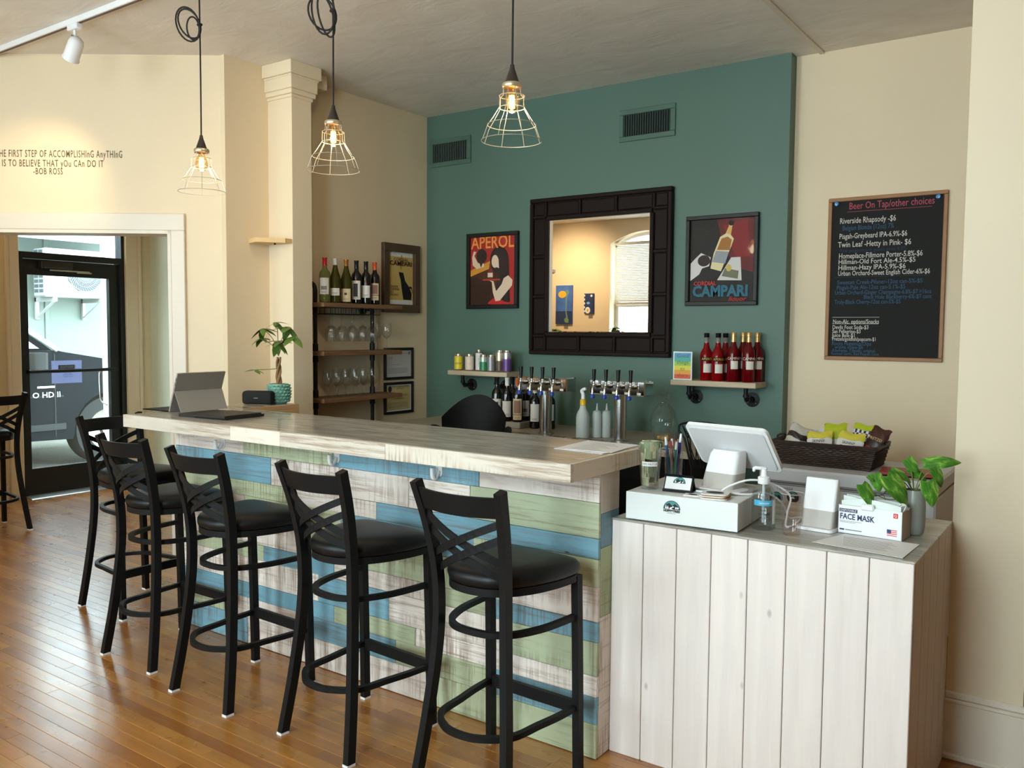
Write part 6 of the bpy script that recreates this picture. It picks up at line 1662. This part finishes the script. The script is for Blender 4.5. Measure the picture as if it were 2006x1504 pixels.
draw(p2, -.030, [(ell(.10, .05, .045, .05), M('canvas_petal', (226, 226, 230), .6)), (ell(.10, .05, .018, .022), M('canvas_gold', (206, 160, 50), .6)), (ell(.035, .27, .018, .018), M('canvas_petal', (226, 226, 230), .6)), (ell(.09, .16, .03, .02), M('canvas_sky', (120, 160, 206), .6))] + [(rect(.145, .163, .02 + k * .06, .05 + k * .06), M('canvas_petal', (226, 226, 230), .6)) for k in range(5)])
for x, z, lab in ((-5.70, 1.53, 'small grey label card under the tall blue canvas'), (-5.26, 1.69, 'small grey label card under the navy canvas')):
    tag(MB().bbox(0, .07, 0, .006, 0, .05, .001).build('label_card', GREYINK, loc=(x, REAR_Y, z)), lab, 'label')
bl = thing('window_blind', 'white slatted blind half drawn over the arched window in the mirror', 'blind', (-4.3, REAR_Y - .10, 0))
MB().bbox(-.55, .55, -.03, .03, 2.78, 2.83, .004).build('headrail', WF, bl); MB().bbox(-.54, .54, -.02, .02, 1.90, 1.93, .004).build('bottom_rail', M('rail_beige', (190, 176, 160), .5), bl)
b = MB()
for k in range(34):
    z = 1.95 + k * .0245; b.box(-.54, .54, -.014, .014, -.0006, .0006, Matrix.Translation((0, 0, z)) @ Matrix.Rotation(R(58), 4, 'X'))
tag(b.build('slats', M('slat_white', (234, 232, 224), .5), bl), kind='stuff')
for x in (-.4, 0, .4): MB().box(x - .001, x + .001, -.015, -.013, 1.93, 2.78).build('ladder_cord', WF, bl)
pst = thing('plant_stand', 'dark plant stand below the paintings by the rear wall', 'stand', (-5.55, -3.2, 0))
MB().bbox(-.17, .17, -.17, .17, .88, .92, .005).build('stand_top', BROWNWOOD, pst)
for sx in (-.14, .14):
    for sy in (-.14, .14): MB().box(sx - .015, sx + .015, sy - .015, sy + .015, 0, .88).build('leg', BROWNWOOD, pst)
p3 = thing('potted_plant', 'leafy potted plant whose tips show at the bottom of the mirror', 'plant', (-5.55, -3.2, .921))
b = MB(); b.lathe([(0, 0), (.09, 0), (.12, .18), (.11, .18), (.105, .16), (0, .16)], 28); b.build('pot', M('dark_pot', (60, 62, 70), .5), p3, True)
b = MB(); b.tube([(0, 0, .15), (0, 0, .42)], .012, 8); b.build('trunk', BARK, p3, True)
money_tree(p3, (0, 0, .40), [(-.22, .0, .14, 5, 1.5), (.02, .05, .20, 6, 1.6), (.22, -.02, .16, 5, 1.5), (.36, .05, .10, 4, 1.3), (-.10, -.05, .20, 5, 1.4)], 8)

hl = thing('hall_fill_lamp', 'round flush ceiling lamp added unseen to brighten the entrance hall', 'lamp', (-5.3, .2, CEIL))  # unseen lamp added to brighten the hall; warm trim hints at one
b = MB(); b.lathe([(0, -.07), (.08, -.062), (.13, -.035), (.14, 0)], 28); b.build('dome', M('opal_dome', (250, 230, 196), .5, emis=3, ecol=(255, 214, 156)), hl, True)
b = MB(); b.lathe([(.14, -.018), (.155, -.012), (.155, 0), (.14, 0)], 28); b.build('rim', WHITEP, hl, True)
l = bpy.data.lights.new('hall_fill_glow', 'POINT'); l.energy = 14; l.color = (1.0, .80, .54); l.shadow_soft_size = .1
lo = bpy.data.objects.new('hall_fill_glow', l); C.objects.link(lo); lo.parent = hl; lo.location = (0, 0, -.22)
flush_texts()
